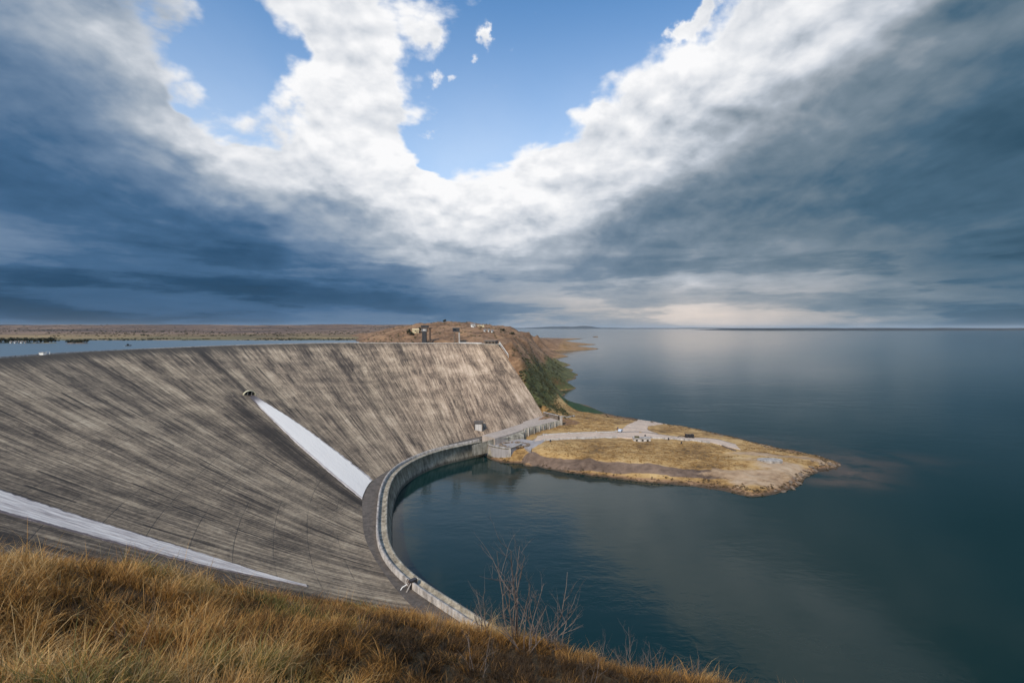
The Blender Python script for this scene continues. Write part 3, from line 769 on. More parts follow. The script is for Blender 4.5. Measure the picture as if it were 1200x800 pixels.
scarp_a = near_line([px(618,532.5,3.8), px(650,540,3.4), px(690,543.5,3.3), px(725,547.5,3.2), px(760,549.5,3.1), px(800,552.5,3), px(868,557.5,2.6)], 3.0)*.92
pale_a = .62*gm(850,551,4,15,3.0) + .75*gm(890,562,2.4,17,7.5) + .8*gm(900,533,3,22,4) + .72*gm(930,548,3,18,9) + .35*gm(870,538,3.8,14,6) + .55*gm(965,541,1.5,9,6)+ .6*near_line([px(840,549.5,3.8), px(868,555.5,3)], 2)
strip_a = np.clip(sstep(2.6, .3, Hh_)*.6, 0, 1)*(Yh < 420)
hl = meshobj('headland', np.stack([Xh, Yh, Hh_], -1).reshape(-1, 3), gridfaces(len(us), len(lY)), M['headland'], None, True,
        {'green': green_a, 'soil': np.clip(soil_a+strip_a, 0, 1), 'lush': lush_a, 'scarp': scarp_a, 'pale': np.clip(pale_a, 0, 1)})
tagp(hl, 'tan and brown headland with a low peninsula running into the lake', None, None, 'structure')
def ground(x, y):
    i = np.clip((x/y-us[0])/(us[1]-us[0]), 0, len(us)-1.001); j = np.clip((math.log(y)-lY[0])/(lY[1]-lY[0]), 0, len(lY)-1.001)
    a, b = int(i), int(j); fa, fb = i-a, j-b
    return float((Hh_[a, b]*(1-fa)+Hh_[a+1, b]*fa)*(1-fb)+(Hh_[a, b+1]*(1-fa)+Hh_[a+1, b+1]*fa)*fb)

# draped strips: roads and pads lie just above the ground
def drape(name, left, right, mat, n=60, k=9, lift=.16, **tags):
    L = catmull(left, n); Rr = catmull(right, n); vv = []
    for i in range(n):
        for j in range(-1, k+1):
            w = np.clip(j/(k-1), 0, 1); p = L[i]*(1-w)+Rr[i]*w
            edge = j < 0 or j >= k
            z = ground(p[0], p[1]); vv.append((p[0], p[1], z + (lift if not edge else -.5)))
    vv = np.array(vv).reshape(n, k+2, 3)
    # smooth the running surface
    for _ in range(6):
        z = vv[:, 1:-1, 2]; zz = z.copy(); zz[1:-1] = (z[:-2]+z[1:-1]*2+z[2:])/4; zz[:, 1:-1] = (zz[:, :-2]+zz[:, 1:-1]*2+zz[:, 2:])/4
        vv[:, 1:-1, 2] = np.maximum(zz, vv[:, 1:-1, 2]*0+zz)
    g = np.array([[ground(a[0], a[1]) for a in r] for r in vv[:, 1:-1]])
    vv[:, 1:-1, 2] = np.maximum(vv[:, 1:-1, 2], g+.06)
    return tagp(meshobj(name, vv.reshape(-1, 3), gridfaces(n, k+2), mat, None, True), **tags)
g2 = lambda l: np.array([px(x, y, z)[:2] for x, y, z in l])
drape('road', g2([(630,509.5,5.4),(660,508,5.2),(700,506.5,5),(735,505.5,4.7),(765,508,4.4),(795,510.5,4.2),(830,513,3.9),(862,518.5,3.5)]),
      g2([(626,516,5.4),(660,514,5.2),(700,513,5),(740,514,4.7),(765,513.5,4.4),(795,515,4.2),(833,518.5,3.9),(868,528,3.5)]), M['gravel'], 80, 7, label='pale road along the peninsula', kind='structure')
drape('landing', g2([(726,505,4.7),(735,499,4.2),(744,493,3.0),(747.5,489.6,1.2)]), g2([(772,508,4.4),(759,503.5,4.2),(764,498.5,3.2),(784,496,.8)]), M['gravel'], 40, 14, .12, label='pale gravel landing sloping to the lake', kind='structure')
drape('paving', g2([(612,520,5.2),(622,515.5,5.3),(632,509.8,5.4),(640,507.5,5.4)]), g2([(622,526,5),(633,521.5,5.2),(640,516.5,5.3),(650,513.8,5.3)]), M['paving'], 30, 9, .12, label='grey paved ramp beside the stone ring', kind='structure')

# ------------------------------------------------------------------ things on the right bank and peninsula
def poly_thing(name, pts, z0, z1, mat, label, cat, cap=None, capmat=None):
    c = np.mean([p[:2] for p in pts], axis=0)
    r = empty(name, (c[0], c[1], z0), label=label, cat=cat)
    lp_ = [(p[0]-c[0], p[1]-c[1]) for p in pts]
    MB().prism(lp_, 0, z1-z0).build('wall_face', mat, r)
    if cap:
        ex = [(x*(1+cap), y*(1+cap)) for x, y in lp_]
        MB().prism(ex, z1-z0+.003, z1-z0+.25).build('coping', capmat, r)
    return r
# platform under the right-hand end of the face
PZ = 8.3
pts = [px(580,513.5,PZ), px(597,508.5,PZ), px(614,503,PZ), px(635,498,PZ), px(656,493,PZ), px(643,488.3,PZ), px(636,486.5,PZ), (10,300,PZ), px(612,496,PZ), px(590,503,PZ), px(565,510,PZ)]
plat = empty('platform', tuple(px(618,500,3)), label='raised concrete platform with a panelled front wall at the dam foot', cat='platform')
po = px(618,500,3)
lp2 = [(p[0]-po[0], p[1]-po[1]) for p in pts]
MB().prism(lp2, 0, PZ-3).build('deck', M['deck'], plat)
fr = np.array([px(614,503,PZ), px(635,498,PZ), px(656.5,493,PZ)])[:, :2]
fp = catmull(fr, 20); sgf = 1.0 if path_normals(fp)[0][1] < 0 else -1.0
v, f, uv = sweep(fp, [(.02, 3.0), (.35, 3.0), (.35, PZ+.45), (-.25, PZ+.45), (-.25, PZ)], sgf)
meshobj('front_wall', v-po, f, M['wall'], plat)
for q_ in np.linspace(0, 19, 8).astype(int):
    nn = path_normals(fp)[q_]*sgf; c = fp[q_]+nn*.5
    MB().box(c[0]-.22-po[0], c[0]+.22-po[0], c[1]-.22-po[1], c[1]+.22-po[1], 0.2, PZ+.3-3).build('pilaster', M['coping'], plat)
c = px(657.5,493,PZ)
MB().box(c[0]-.7-po[0], c[0]+.7-po[0], c[1]-.6-po[1], c[1]+.6-po[1], 0, PZ+2.2-3).box(c[0]-.85-po[0], c[0]+.85-po[0], c[1]-.75-po[1], c[1]+.75-po[1], PZ+2.203-3, PZ+2.5-3).build('end_post', M['coping'], plat)
# apron ramp left of the platform
pts = [px(553,521.5,6.9), px(566,518,6.9), px(600,512.5,6.6), px(614,511.5,6.0), px(614,503.5,8.0), px(597,508.8,8.0), px(580,513.8,8.0)]
rp = empty('ramp_slab', tuple(px(585,514,3)), label='sloping pale concrete slab between curved wall and platform', cat='slab')
ro = px(585,514,3); n = len(pts)
MB().add([p-ro for p in pts]+[np.array([p[0], p[1], 2.0])-ro for p in pts], [tuple(range(n))]+[(i, (i+1) % n, (i+1) % n+n, i+n) for i in range(n)]).build('slab_top', M['wall'], rp)
# dark retaining wall behind the platform
a, b2 = px(637,487,PZ)[:2], px(655,491.5,PZ)[:2]
rw = empty('retaining_wall', (a[0], a[1], PZ), label='dark retaining wall with pale coping behind the platform', cat='wall')
ln = np.array([(0, 0), (b2-a)*.5, (b2-a)]); lnp = catmull(ln, 10)
v, f, uv = sweep(lnp, [(-.4, -4), (-.4, 2.0), (.4, 2.0), (.4, -4)], 1); meshobj('wall_face', v, f, M['brownwall'], rw)
v, f, uv = sweep(lnp, [(-.6, 2.004), (-.6, 2.35), (.6, 2.35), (.6, 2.004)], 1, True); meshobj('coping', v, f, M['coping'], rw)
# curved pier wall at the corner of the pool
PW = np.array([px(565,532.5)[:2], px(573,536)[:2], px(583,538.6)[:2], px(592,540)[:2], px(598,540)[:2], px(604,538)[:2], px(612,534)[:2]])
pw = catmull(PW, 50)
pier = empty('pier_wall', (pw[0][0], pw[0][1], 0), label='short curved pier wall bulging into the pool corner', cat='wall')
sgp = 1.0 if np.mean(path_normals(pw)[:, 1]) > 0 else -1.0
v, f, uv = sweep(pw, [(0, -3), (.15, 5.6), (1.4, 5.6), (1.4, 1)], sgp); meshobj('wall_face', v-np.array([*pw[0], 0]), f, M['wall'], pier)
v, f, uv = sweep(pw, [(-.15, 5.603), (-.15, 6.1), (1.1, 6.1), (1.1, 5.603)], sgp, True); meshobj('coping', v-np.array([*pw[0], 0]), f, M['coping'], pier)
bx_ = px(597.5,540)
MB().box(bx_[0]-.5-pw[0][0], bx_[0]+.5-pw[0][0], bx_[1]-.45-pw[0][1], bx_[1]+.6-pw[0][1], -3, 6.2).build('buttress', M['coping'], pier)
# fill behind the pier
fillp = [(p[0], p[1]) for p in pw[::6]] + [px(622,528,5.3)[:2], px(626,516,5.3)[:2], px(600,512,5.3)[:2], px(566,519,5.3)[:2]]
tagp(MB().prism([tuple(p) for p in fillp], 1.0, 5.25).build('terrace', M['paving']), 'grey terrace behind the pier wall', None, None, 'structure')
# ring of rubble on the terrace
rc = px(603,521,5.3)
ring = empty('stone_ring', tuple(rc), label='flattened ring of rough stones on the grey terrace', cat='stone ring')
def rock(mb, c, r, sq=.7, seed=0):
    bm = bmesh.new(); bmesh.ops.create_icosphere(bm, subdivisions=2, radius=1.0)
    rr = random.Random(seed); ph = [rr.uniform(0, 6) for _ in range(6)]
    vs = []
    for v_ in bm.verts:
        k = 1+.22*math.sin(2.3*v_.co.x+ph[0])*math.cos(2.1*v_.co.y+ph[1])+.18*math.sin(4.1*v_.co.z+3*v_.co.x+ph[2])+.10*math.sin(7*v_.co.y+5*v_.co.z+ph[3])
        vs.append((c[0]+v_.co.x*r*k*1.15, c[1]+v_.co.y*r*k, c[2]+v_.co.z*r*k*sq))
    fs = [tuple(q.index for q in p.verts) for p in bm.faces]; bm.free()
    mb.add(vs, fs)
for i in range(26):
    th = 2*math.pi*i/26; mb = MB()
    rock(mb, (6.8*math.cos(th)+random.uniform(-.4,.4), 4.3*math.sin(th)+random.uniform(-.3,.3), .1), random.uniform(.45,.8), .7, i)
    mb.build('stone', M['stone'], ring)
# low white walls beside the road
def lowwall(pl, h, w, mat, label, posts=0):
    P = np.array([px(x, y, z)[:2] for x, y, z in pl]); p = catmull(P, 24)
    z = np.array([ground(a[0], a[1]) for a in p]); z = np.convolve(np.pad(z, 4, mode='edge'), np.ones(9)/9, 'valid')
    r = empty('low_wall', (p[0][0], p[0][1], z[0]), label=label, cat='wall')
    base = np.array([p[0][0], p[0][1], z[0]])
    prof = [(-w/2, -.8), (-w/2, h), (w/2, h), (w/2, -.8)]
    v, f, uv = sweep(p, prof, 1, True, None); v = v.reshape(len(p), 4, 3); v[:, :, 2] += z[:, None]
    m = len(f); v = v.reshape(-1, 3)
    meshobj('wall_face', v-base, np.vstack([f, [[0,1,2,3]], [[len(v)-4+3, len(v)-4+2, len(v)-4+1, len(v)-4]]]), mat, r)
    for i in range(posts):
        q_ = int(round(i*(len(p)-1)/max(1, posts-1)))
        MB().box(p[q_][0]-.4-base[0], p[q_][0]+.4-base[0], p[q_][1]-.4-base[1], p[q_][1]+.4-base[1], z[q_]-.5-z[0], z[q_]+h+.3-z[0]).build('post', mat, r)
    return r
lowwall([(638,517,5.2),(660,516,5.1),(690,514.8,5),(722,514,4.8)], 0.75, .45, M['roadwall'], 'long low white wall on the near side of the peninsula road', 5)
lowwall([(637,510,5.4),(665,508.4,5.2),(700,506.8,5),(722,505.8,4.8)], .7, .45, M['roadwall'], 'long low white wall on the lake side of the peninsula road', 4)
lowwall([(757,513.5,4.5),(780,515,4.4),(800,516.3,4.2),(832,520,3.9)], .8, .5, M['coping'], 'low wall edging the road below the dark machine', 0)
lowwall([(846,523,3.7),(854,526,3.6),(862,529.5,3.5)], .6, .5, M['brownwall'], 'short dark kerb wall at the end of the road', 0)
lowwall([(657,493,5.2),(665,491.5,5.2),(673,489,5)], .7, .5, M['coping'], 'short pale wall beside the platform end post', 0)
# low concrete building beside the road
c = px(752,517,4.9); gz = ground(c[0], c[1])
bl = empty('store_building', (c[0], c[1], gz-.2), rz=-.05, label='low flat-roofed grey concrete block beside the road junction', cat='building')
MB().box(-4.0, 4.0, -1.2, 2.2, 0, 1.75).build('wall_face', M['white'], bl)
MB().box(-4.25, 4.25, -1.45, 2.45, 1.753, 2.0).build('roof_slab', M['coping'], bl)
MB().box(-3.3, -1.2, -.4, .9, 2.003, 2.6).build('roof_hatch', M['midleaf'], bl)
for x in (-2.6, 0.2, 2.6):
    MB().box(x-.5, x+.5, -1.23, -1.19, .5, 1.3).build('vent', M['black'], bl)
# oval concrete slab
c = px(902,540.5,3.9); gz = max(ground(c[0]+a, c[1]+b) for a in (-4,0,4) for b in (-1.5,0,1.5))
sb = empty('oval_slab', (c[0], c[1], gz), rz=-.12, label='pale oval concrete slab near the peninsula tip', cat='slab')
pts = [(5.2*math.copysign(abs(math.cos(a))**.7, math.cos(a)), 2.9*math.sin(a)+.5*math.cos(a)) for a in np.linspace(0, 2*math.pi, 28, endpoint=False)]
MB().prism(pts, -.9, .35).build('slab_top', M['coping'], sb)
# parked car and the person behind it
c = px(727,504.5,4.8); gz = ground(c[0], c[1])+.12
car = empty('parked_car', (c[0], c[1], gz), rz=math.radians(60), label='pale blue car parked where the road meets the gravel landing', cat='car')
prof = [(-2.1,.35),(-2.15,.75),(-1.95,.95),(-1.35,1.0),(-.95,1.42),(.55,1.45),(1.15,1.0),(1.95,.88),(2.15,.6),(2.1,.32)]
def xprism(prof, y0, y1):
    n = len(prof); return [(x, y0, z) for x, z in prof]+[(x, y1, z) for x, z in prof], [tuple(range(n)), tuple(range(n, 2*n))[::-1]]+[(i, i+n, (i+1) % n+n, (i+1) % n) for i in range(n)]
MB().add(*xprism(prof, -.85, .85)).build('body', M['carpaint'], car, False, .06)
MB().add(*xprism([(-1.28,1.02),(-.92,1.36),(.5,1.39),(1.02,1.02)], -.87, .87)).build('window', M['glass'], car)
MB().add([(.66,-.72,1.40),(.66,.72,1.40),(1.18,.76,1.02),(1.18,-.76,1.02)], [(0,1,2,3)]).build('windscreen', M['glass'], car)
for x in (-1.3, 1.3):
    for y in (-.8, .8):
        w = MB().tube([(x, y-.11, .32), (x, y+.11, .32)], [.33, .33], 16).build('wheel', M['tyre'], car)
def person(loc, rz, label, sc=1.0):
    r = empty('person', loc, rz, label=label, cat='person')
    J = {'pel':(0,0,.95),'che':(0,0,1.28),'neck':(0,0,1.48),'head':(0,.01,1.64),'top':(0,.01,1.74),'ls':(-.19,0,1.42),'le':(-.25,.02,1.15),'lw':(-.24,.10,.92),'lh':(-.24,.13,.82),
         'rs':(.19,0,1.42),'re':(.25,.02,1.15),'rw':(.24,.10,.92),'rh':(.24,.13,.82),'lhip':(-.10,0,.90),'lk':(-.12,.03,.50),'la':(-.13,0,.09),'lt':(-.13,.16,.04),'rhip':(.10,0,.90),'rk':(.12,.03,.50),'ra':(.13,0,.09),'rt':(.13,.16,.04)}
    R_ = {'pel':.15,'che':.17,'neck':.06,'head':.105,'top':.08,'ls':.07,'le':.05,'lw':.036,'lh':.04,'rs':.07,'re':.05,'rw':.036,'rh':.04,'lhip':.10,'lk':.065,'la':.045,'lt':.04,'rhip':.10,'rk':.065,'ra':.045,'rt':.04}
    E = [('pel','che'),('che','neck'),('neck','head'),('head','top'),('che','ls'),('ls','le'),('le','lw'),('lw','lh'),('che','rs'),('rs','re'),('re','rw'),('rw','rh'),('pel','lhip'),('lhip','lk'),('lk','la'),('la','lt'),('pel','rhip'),('rhip','rk'),('rk','ra'),('ra','rt')]
    ks = list(J); me = bpy.data.meshes.new('body'); me.from_pydata([tuple(c_*sc for c_ in J[k]) for k in ks], [(ks.index(a), ks.index(b)) for a, b in E], [])
    o = bpy.data.objects.new('body', me); COL.objects.link(o); o.parent = r; me.materials.append(M['cloth'])
    o.modifiers.new('skin', 'SKIN'); sv = me.skin_vertices[0].data
    for i, k in enumerate(ks): sv[i].radius = (R_[k]*sc, R_[k]*sc)
    sv[0].use_root = True
    o.modifiers.new('sub', 'SUBSURF').levels = 1; o.modifiers['sub'].render_levels = 1
    mb = MB(); rock(mb, (0, -.015*sc, 1.70*sc), .115*sc, .9, 3); mb.build('hair', M['hair'], r, True)
    mb = MB(); rock(mb, (0, .05*sc, 1.645*sc), .085*sc, 1.2, 4); mb.build('face', M['skin'], r, True)
    return r
c = px(724,502.5,4.9); person((c[0], c[1], ground(c[0], c[1])), 2.6, 'person in dark blue standing behind the pale blue car')
# dark machine by the road
c = px(808,512.5,4.0); gz = ground(c[0], c[1])
mc = empty('machine', (c[0], c[1], gz), label='dark machine with a low boom and a mast beside the road', cat='machine')
mb = MB()
for x in (-1.4, .1, 1.5): mb.box(x-.55, x+.55, -.8, .8, .55, 1.9)
mb.box(-2.1, 2.2, -.7, .7, .35, .62).build('body', M['darkmetal'], mc)
for x in (-1.5, 0., 1.5):
    MB().tube([(x, -.95, .38), (x, -.7, .38)], [.38, .38], 14).build('wheel', M['tyre'], mc)
    MB().tube([(x, .7, .38), (x, .95, .38)], [.38, .38], 14).build('wheel', M['tyre'], mc)
MB().tube([(-2.3, 0, .2), (-2.3, 0, 2.9)], [.12, .1], 8).tube([(-2.3, 0, 2.85), (2.0, 0, 2.55)], [.05, .05], 6).build('mast', M['darkmetal'], mc)
MB().tube([(-2.2, 0, .9), (-4.2, -.3, 1.3), (-5.9, -.5, .75), (-6.3, -.6, .1)], [.16, .15, .13, .2], 8).build('boom', M['darkmetal'], mc)
# small posts and bollards by the road
for (x, y, z, lab) in [(783.5,515.6,4.3,'dark stubby bollard on the road edge left of the dark machine'), (756,511.5,4.5,'dark stubby bollard at the road junction by the concrete block'), (645,518.5,5.1,'dark post at the near end of the white road wall'), (798.5,520.5,4.3,'low dark stump in the dry grass below the road')]:
    c = px(x, y, z); gz = ground(c[0], c[1])
    b3 = empty('bollard', (c[0], c[1], gz-.1), label=lab, cat='bollard')
    MB().tube([(0,0,0),(0,0,1.0),(0,0,1.15)], [.38,.34,.2], 10).build('shaft', M['darkmetal'], b3)
    MB().tube([(0,0,-.1),(0,0,.14)], [.55,.52], 10).build('foot', M['stone'], b3)
# gate house at the right-hand end of the crest
g0 = np.array([-14.5, 338, ZC-.5])
gh = empty('gate_house', tuple(g0), rz=math.radians(-24), label='low dark stone building at the right end of the dam crest', cat='building')
MB().box(-4.2, 4.2, -2.2, 2.2, -1, 2.3).build('wall_face', M['brownwall'], gh)
MB().box(-4.6, 4.6, -2.6, 2.6, 2.303, 2.7).build('roof_slab', M['roof'], gh)
for x in (-2.6, 0, 2.6): MB().box(x-.6, x+.6, -2.24, -2.19, .7, 1.7).build('window', M['black'], gh)
# railing down the right-hand edge
rl = empty('railing', (-8.5, 330, ZC-1), label='white railing stepping down the right edge of the dam', cat='railing')
q0 = np.array([-8.5, 330, ZC-1])
pp = [face_pt(0.0, s)+np.array([1.2, .9, 0.4]) for s in np.linspace(.01, .22, 9)]
MB().tube([p+np.array([0,0,1.2])-q0 for p in pp], [.16]*9, 6).build('rail', M['whitewall'], rl)
for p in pp: MB().tube([p-np.array([0,0,1.0])-q0, p+np.array([0,0,1.2])-q0], [.13, .13], 6).build('post', M['whitewall'], rl)
# intake towers behind the crest
def tower(loc, wide, H, label):
    r = empty('intake_tower', loc, label=label, cat='tower'); r.scale = (1.3, 1.0, 1.06)
    if wide:
        MB().box(-1.5, .9, -1.2, 1.2, -6, H*.62).build('column', M['darkmetal'], r)
        MB().box(2.4, 3.2, -1, 1, -6, H*.80).build('column', M['rust'], r)
        MB().box(-2.3, 3.6, -1.7, 1.7, H*.80+.003, H*.86).build('platform', M['rust'], r)
        MB().box(-1.9, 1.3, -1.4, 1.4, H*.62+.003, H*.797).build('hoist_room', M['roof'], r)
        MB().box(-2.0, 2.0, -1.5, 1.5, H*.86+.003, H).build('cabin', M['darkmetal'], r)
        MB().box(-.9, .5, -1.43, -1.38, H*.66, H*.76).build('window', M['white'], r)
    else:
        MB().box(-1.5, -.9, -.8, .8, -6, H*.68).build('column', M['stone'], r)
        MB().box(1.2, 1.9, -.8, .8, -6, H*.72).build('column', M['coping'], r)
        MB().box(-2.1, 1.6, -1.4, 1.4, H*.72+.003, H).build('cabin', M['darkmetal'], r)
        MB().box(-2.3, 2.3, -1.6, 1.6, H+.003, H+.3).build('roof_slab', M['roof'], r)
        MB().box(-.6, .5, -.5, .5, H*.3, H*.34).build('brace', M['stone'], r)
        MB().box(-1.6, -.2, -1.43, -1.38, H*.82, H*.93).build('window', M['glass'], r)
    return r
tower(tuple(pd(498,400,355)), True, 11.2, 'wider dark intake tower with a topped gantry behind the dam crest')
tower(tuple(pd(535,400,352)), False, 9.2, 'slimmer two-legged intake tower with a blue-black cabin behind the crest')
# houses on the bank
def house(pt, w, d, h, wm, label, roofh=1.2, rz=0.0, flat=False):
    r = empty('house', tuple(pt), rz, label=label, cat='house')
    MB().box(-w/2, w/2, -d/2, d/2, -3, h).build('wall_face', wm, r)
    e = .35
    MB().add([(-w/2-e,-d/2-e,h+.003),(w/2+e,-d/2-e,h+.003),(w/2+e,d/2+e,h+.003),(-w/2-e,d/2+e,h+.003),(-w/2-e,0,h+roofh),(w/2+e,0,h+roofh)], [(0,1,5,4),(2,3,4,5),(0,4,3),(1,2,5),(0,3,2,1)]).build('roof', M['roof'] if not flat else wm, r)
    n = max(1, int(w/3))
    for i in range(n):
        x = -w/2+w*(i+.5)/n
        MB().box(x-.45, x+.45, -d/2-.03, -d/2+.02, h*.35, h*.75).build('window', M['glass'], r)
    MB().box(w*.18, w*.18+.9, -d/2-.04, -d/2+.01, -.4, h*.75).build('door', M['rust'], r)
    return r
def gp(x, y, D):
    p = pd(x, y, D); p[2] = ground(p[0], p[1]); return p
house(gp(554.5,385.5,440), 4, 3, 2.4, M['whitewall'], 'small bright white house on the hilltop with a long pale wall', 1.4)
p = gp(561,385.7,442); lw = empty('garden_wall', tuple(p), label='long low pale wall beside the white hilltop house', cat='wall')
MB().box(-2.5, 5, -.2, .2, -2, 1.0).build('wall_face', M['tanwall'], lw); MB().box(-2.6, 5.1, -.3, .3, 1.003, 1.2).build('coping', M['whitewall'], lw)
for i, (x, y, w) in enumerate([(568.5,392,2.2),(573,392.6,1.6),(577,393,1.9)]):
    house(gp(x, y, 400), w, 2.2, 1.4, M['whitewall'], ['tiny white hut leftmost of three below the hilltop house', 'tiny white hut between two others below the hilltop house', 'tiny white hut rightmost of three, above the gate house'][i], .8)
house(gp(487,388,432), 5.5, 3.5, 2.6, M['tanwall'], 'tan house in front of dark bushes left of the wide intake tower', 1.2, .1, True)

# ------------------------------------------------------------------ boulders on the peninsula tip and shores
bproto = []
for i in range(4):
    mb = MB(); rock(mb, (0, 0, 0), 1.0, .62, 40+i); bproto.append(mb.build('boulder', M['stone'], None, False))
rr = random.Random(5); first = [True]*4
spots = []
for (x, y, z, s) in [(938,556,1,1.5),(943,552,1,1.2),(950,549,.8,1.6),(955,552,.2,1.2),(962,546,.6,1.4),(968,549,.2,1.1),(973,546,.3,1.2),(978,547,.1,1.5),(983,545,.0,1.0),(931,562,1,1.3),(936,566,.3,1.6),(926,566,.9,1.4),(920,570,.8,1.2),(929,572,.1,1.5),(918,575,.3,1.1),(946,557,.2,1.1),(952,543,1.1,.9),(909,576,.2,1.0),(966,538,.4,.9),(960,536,.4,.7),(897,524,1.6,.8),(907,526,1.4,.7),(845,512,1.4,.9),(835,508,1.0,.7),(847,511,.8,.6)]:
    spots.append((x, y, z, s))
for i, (x, y, z, s) in enumerate(spots):
    k = i % 4
    if first[k]: o = bproto[k]; first[k] = False
    else: o = bproto[k].copy(); COL.objects.link(o)
    c = px(x, y, z); o.location = (c[0], c[1], max(ground(c[0], c[1]), -.2)+.1); o.rotation_euler = (rr.uniform(-.3,.3), rr.uniform(-.3,.3), rr.uniform(0,6)); o.scale = (s*rr.uniform(.6,1.0), s*rr.uniform(.5,.8), s*rr.uniform(.4,.65))
    tagp(o, 'rough grey-brown boulder at the water edge of the peninsula', 'boulder', 'boulders along the peninsula shore')

# ------------------------------------------------------------------ scrub and dry tufts on the headland: uncountable ground cover
def tufts(name, pts, size, mat, leaves=14, label='', flat=.7, seed=1):
    """leafy clumps: many small tilted triangles through a low dome, one mesh"""
    r = np.random.default_rng(seed); n = len(pts); N = n*leaves
    c = np.repeat(np.asarray(pts), leaves, 0); s = np.repeat(np.asarray(size), leaves)
    d = r.normal(size=(N, 3)); d /= np.linalg.norm(d, axis=1)[:, None]; rad = r.uniform(.25, 1, N)**.5
    off = d*rad[:, None]*s[:, None]; off[:, 2] = np.abs(off[:, 2])*flat
    o = c+off; a = r.normal(size=(N, 3)); a /= np.linalg.norm(a, axis=1)[:, None]; b = np.cross(a, r.normal(size=(N, 3))); b /= np.linalg.norm(b, axis=1)[:, None]
    k = (s*r.uniform(.28, .55, N))[:, None]
    V = np.stack([o+a*k, o-a*k*.6+b*k*.7, o-a*k*.6-b*k*.7], 1).reshape(-1, 3)
    return tagp(meshobj(name, V, np.arange(N*3).reshape(-1, 3), mat), label, None, None, 'stuff')
def scatter(fn, n, seed):
    r = np.random.default_rng(seed); out = []
    while len(out) < n:
        a = r.integers(0, len(us)-1, 4000); b = r.integers(0, len(lY)-1, 4000)
        w = fn(a, b); ok = r.uniform(size=4000) < w
        for i, j in zip(a[ok], b[ok]): out.append((Xh[i, j]+r.uniform(-.4,.4), Yh[i, j]+r.uniform(-.4,.4), Hh_[i, j]-.05))
    return np.array(out[:n])
slopes = scatter(lambda a, b: np.where((Hh_[a, b] > 6) & (Yh[a, b] < 900) & (Xh[a, b] > -140), .3*sstep(.25, .6, green_a[a, b]+.6*fbm(Xh[a, b]/25, Yh[a, b]/25, 3, 90)), 0), 2600, 3)
tufts('scrub', slopes, RNG.uniform(.3, .95, len(slopes)), M['bankleaf'], 16, 'dark green scrub over the bank beside the dam', seed=2)
dry = scatter(lambda a, b: np.where((Hh_[a, b] > 6.5) & (Yh[a, b] < 900) & (Xh[a, b] > -140), .25, 0), 1500, 4)
bush = scatter(lambda a, b: np.where((Hh_[a, b] > 5) & (Yh[a, b] < 700) & (Xh[a, b] > -120), .25*sstep(.2, .6, green_a[a, b]), 0), 80, 9)
tufts('bank_bushes', bush, RNG.uniform(.7, 1.5, len(bush)), M['bankleaf'], 60, 'dark bushes over the green bank', .9, 12)
tufts('dry_scrub', dry, RNG.uniform(.4, 1.1, len(dry)), M['midleaf'], 18, 'olive and brown scrub over the hill', seed=3)
edge = scatter(lambda a, b: np.where((Hh_[a, b] > .15) & (Hh_[a, b] < 1.5) & (Yh[a, b] < 330), .5, 0), 2600, 5)
edge[:, 2] -= .1; edge = edge[::2]
M['weed'] = simple('brown_shore_weeds', (.105,.072,.038), .9, .5, .8, 0, 0)
tufts('shore_vegetation', edge, RNG.uniform(.25, .7, len(edge)), M['weed'], 18, 'brown weeds along the peninsula shoreline', seed=4)
M['strawleaf'] = simple('straw_tufts', (.30,.18,.065), .9, .45, .7, 0, 0)
field = scatter(lambda a, b: np.where((Hh_[a, b] > 1.6) & (Hh_[a, b] < 7) & (Yh[a, b] < 330) & (Xh[a, b] > 14) & (pale_a[a, b] < .3) & (scarp_a[a, b] < .3), .35, 0), 5200, 6)
def offroad(p):
    x = 600+F*p[:, 0]/p[:, 1]; y = 384+F*(EYE-p[:, 2])/p[:, 1]
    road = (x > 625) & (x < 870) & (y > 505) & (y < 519+np.clip((x-835)*.3, 0, 10)); land = (x > 724) & (x < 778) & (y < 512)
    pad = (x < 660) & (y < 532) & (y > 488) & (x+ (y-510)*1.2 < 640)
    return p[~(road | land | pad)]
field = offroad(field)
tufts('straw_tufts', field, RNG.uniform(.2, .45, len(field)), M['strawleaf'], 14, 'straw coloured tufts over the peninsula field', seed=5)

# ------------------------------------------------------------------ far country
us2 = np.linspace(-1.45, .06, 520); lY2 = np.linspace(math.log(395), math.log(7000), 300)
U2, LY2 = np.meshgrid(us2, lY2, indexing='ij'); Y2 = np.exp(LY2); X2 = U2*Y2
base = np.interp(Y2, [395, 470, 505, 560, 800, 1500, 2200, 2900, 3600, 5000, 7000], [40, 44.5, 46.3, 46.9, 47.6, 49.8, 56, 66, 79, 82, 70])
h2 = base + fbm(X2/60, Y2/60, 4, 20)*1.2*sstep(500, 900, Y2) + fbm(X2/500, Y2/420, 5, 25)*13*sstep(1200, 3000, Y2)
shl = 20*fbm(X2/120, X2*0, 3, 44)
h2 += np.interp(Y2+shl, [395, 480, 520, 600], [-3, -1.5, 0, 0])
# a spit of land coming in from the left carries the dark trees
spit = np.exp(-((Y2-432)/16)**2)*sstep(-.905, -.945, U2)*8.0
h2 = np.maximum(h2, 39+spit)
h2 = h2*(1-sstep(-.15, -.02, U2)) - 6*sstep(-.15, -.02, U2)
tagp(meshobj('far_hills', np.stack([X2, Y2, h2], -1).reshape(-1, 3), gridfaces(len(us2), len(lY2)), M['farhills'], None, True), 'rolling brown and tan hills beyond the reservoir', None, None, 'structure')
def far_ground(x, y):
    i = int(np.clip(round((x/y-us2[0])/(us2[1]-us2[0])), 0, len(us2)-1)); j = int(np.clip(round((math.log(y)-lY2[0])/(lY2[1]-lY2[0])), 0, len(lY2)-1)); return float(h2[i, j])
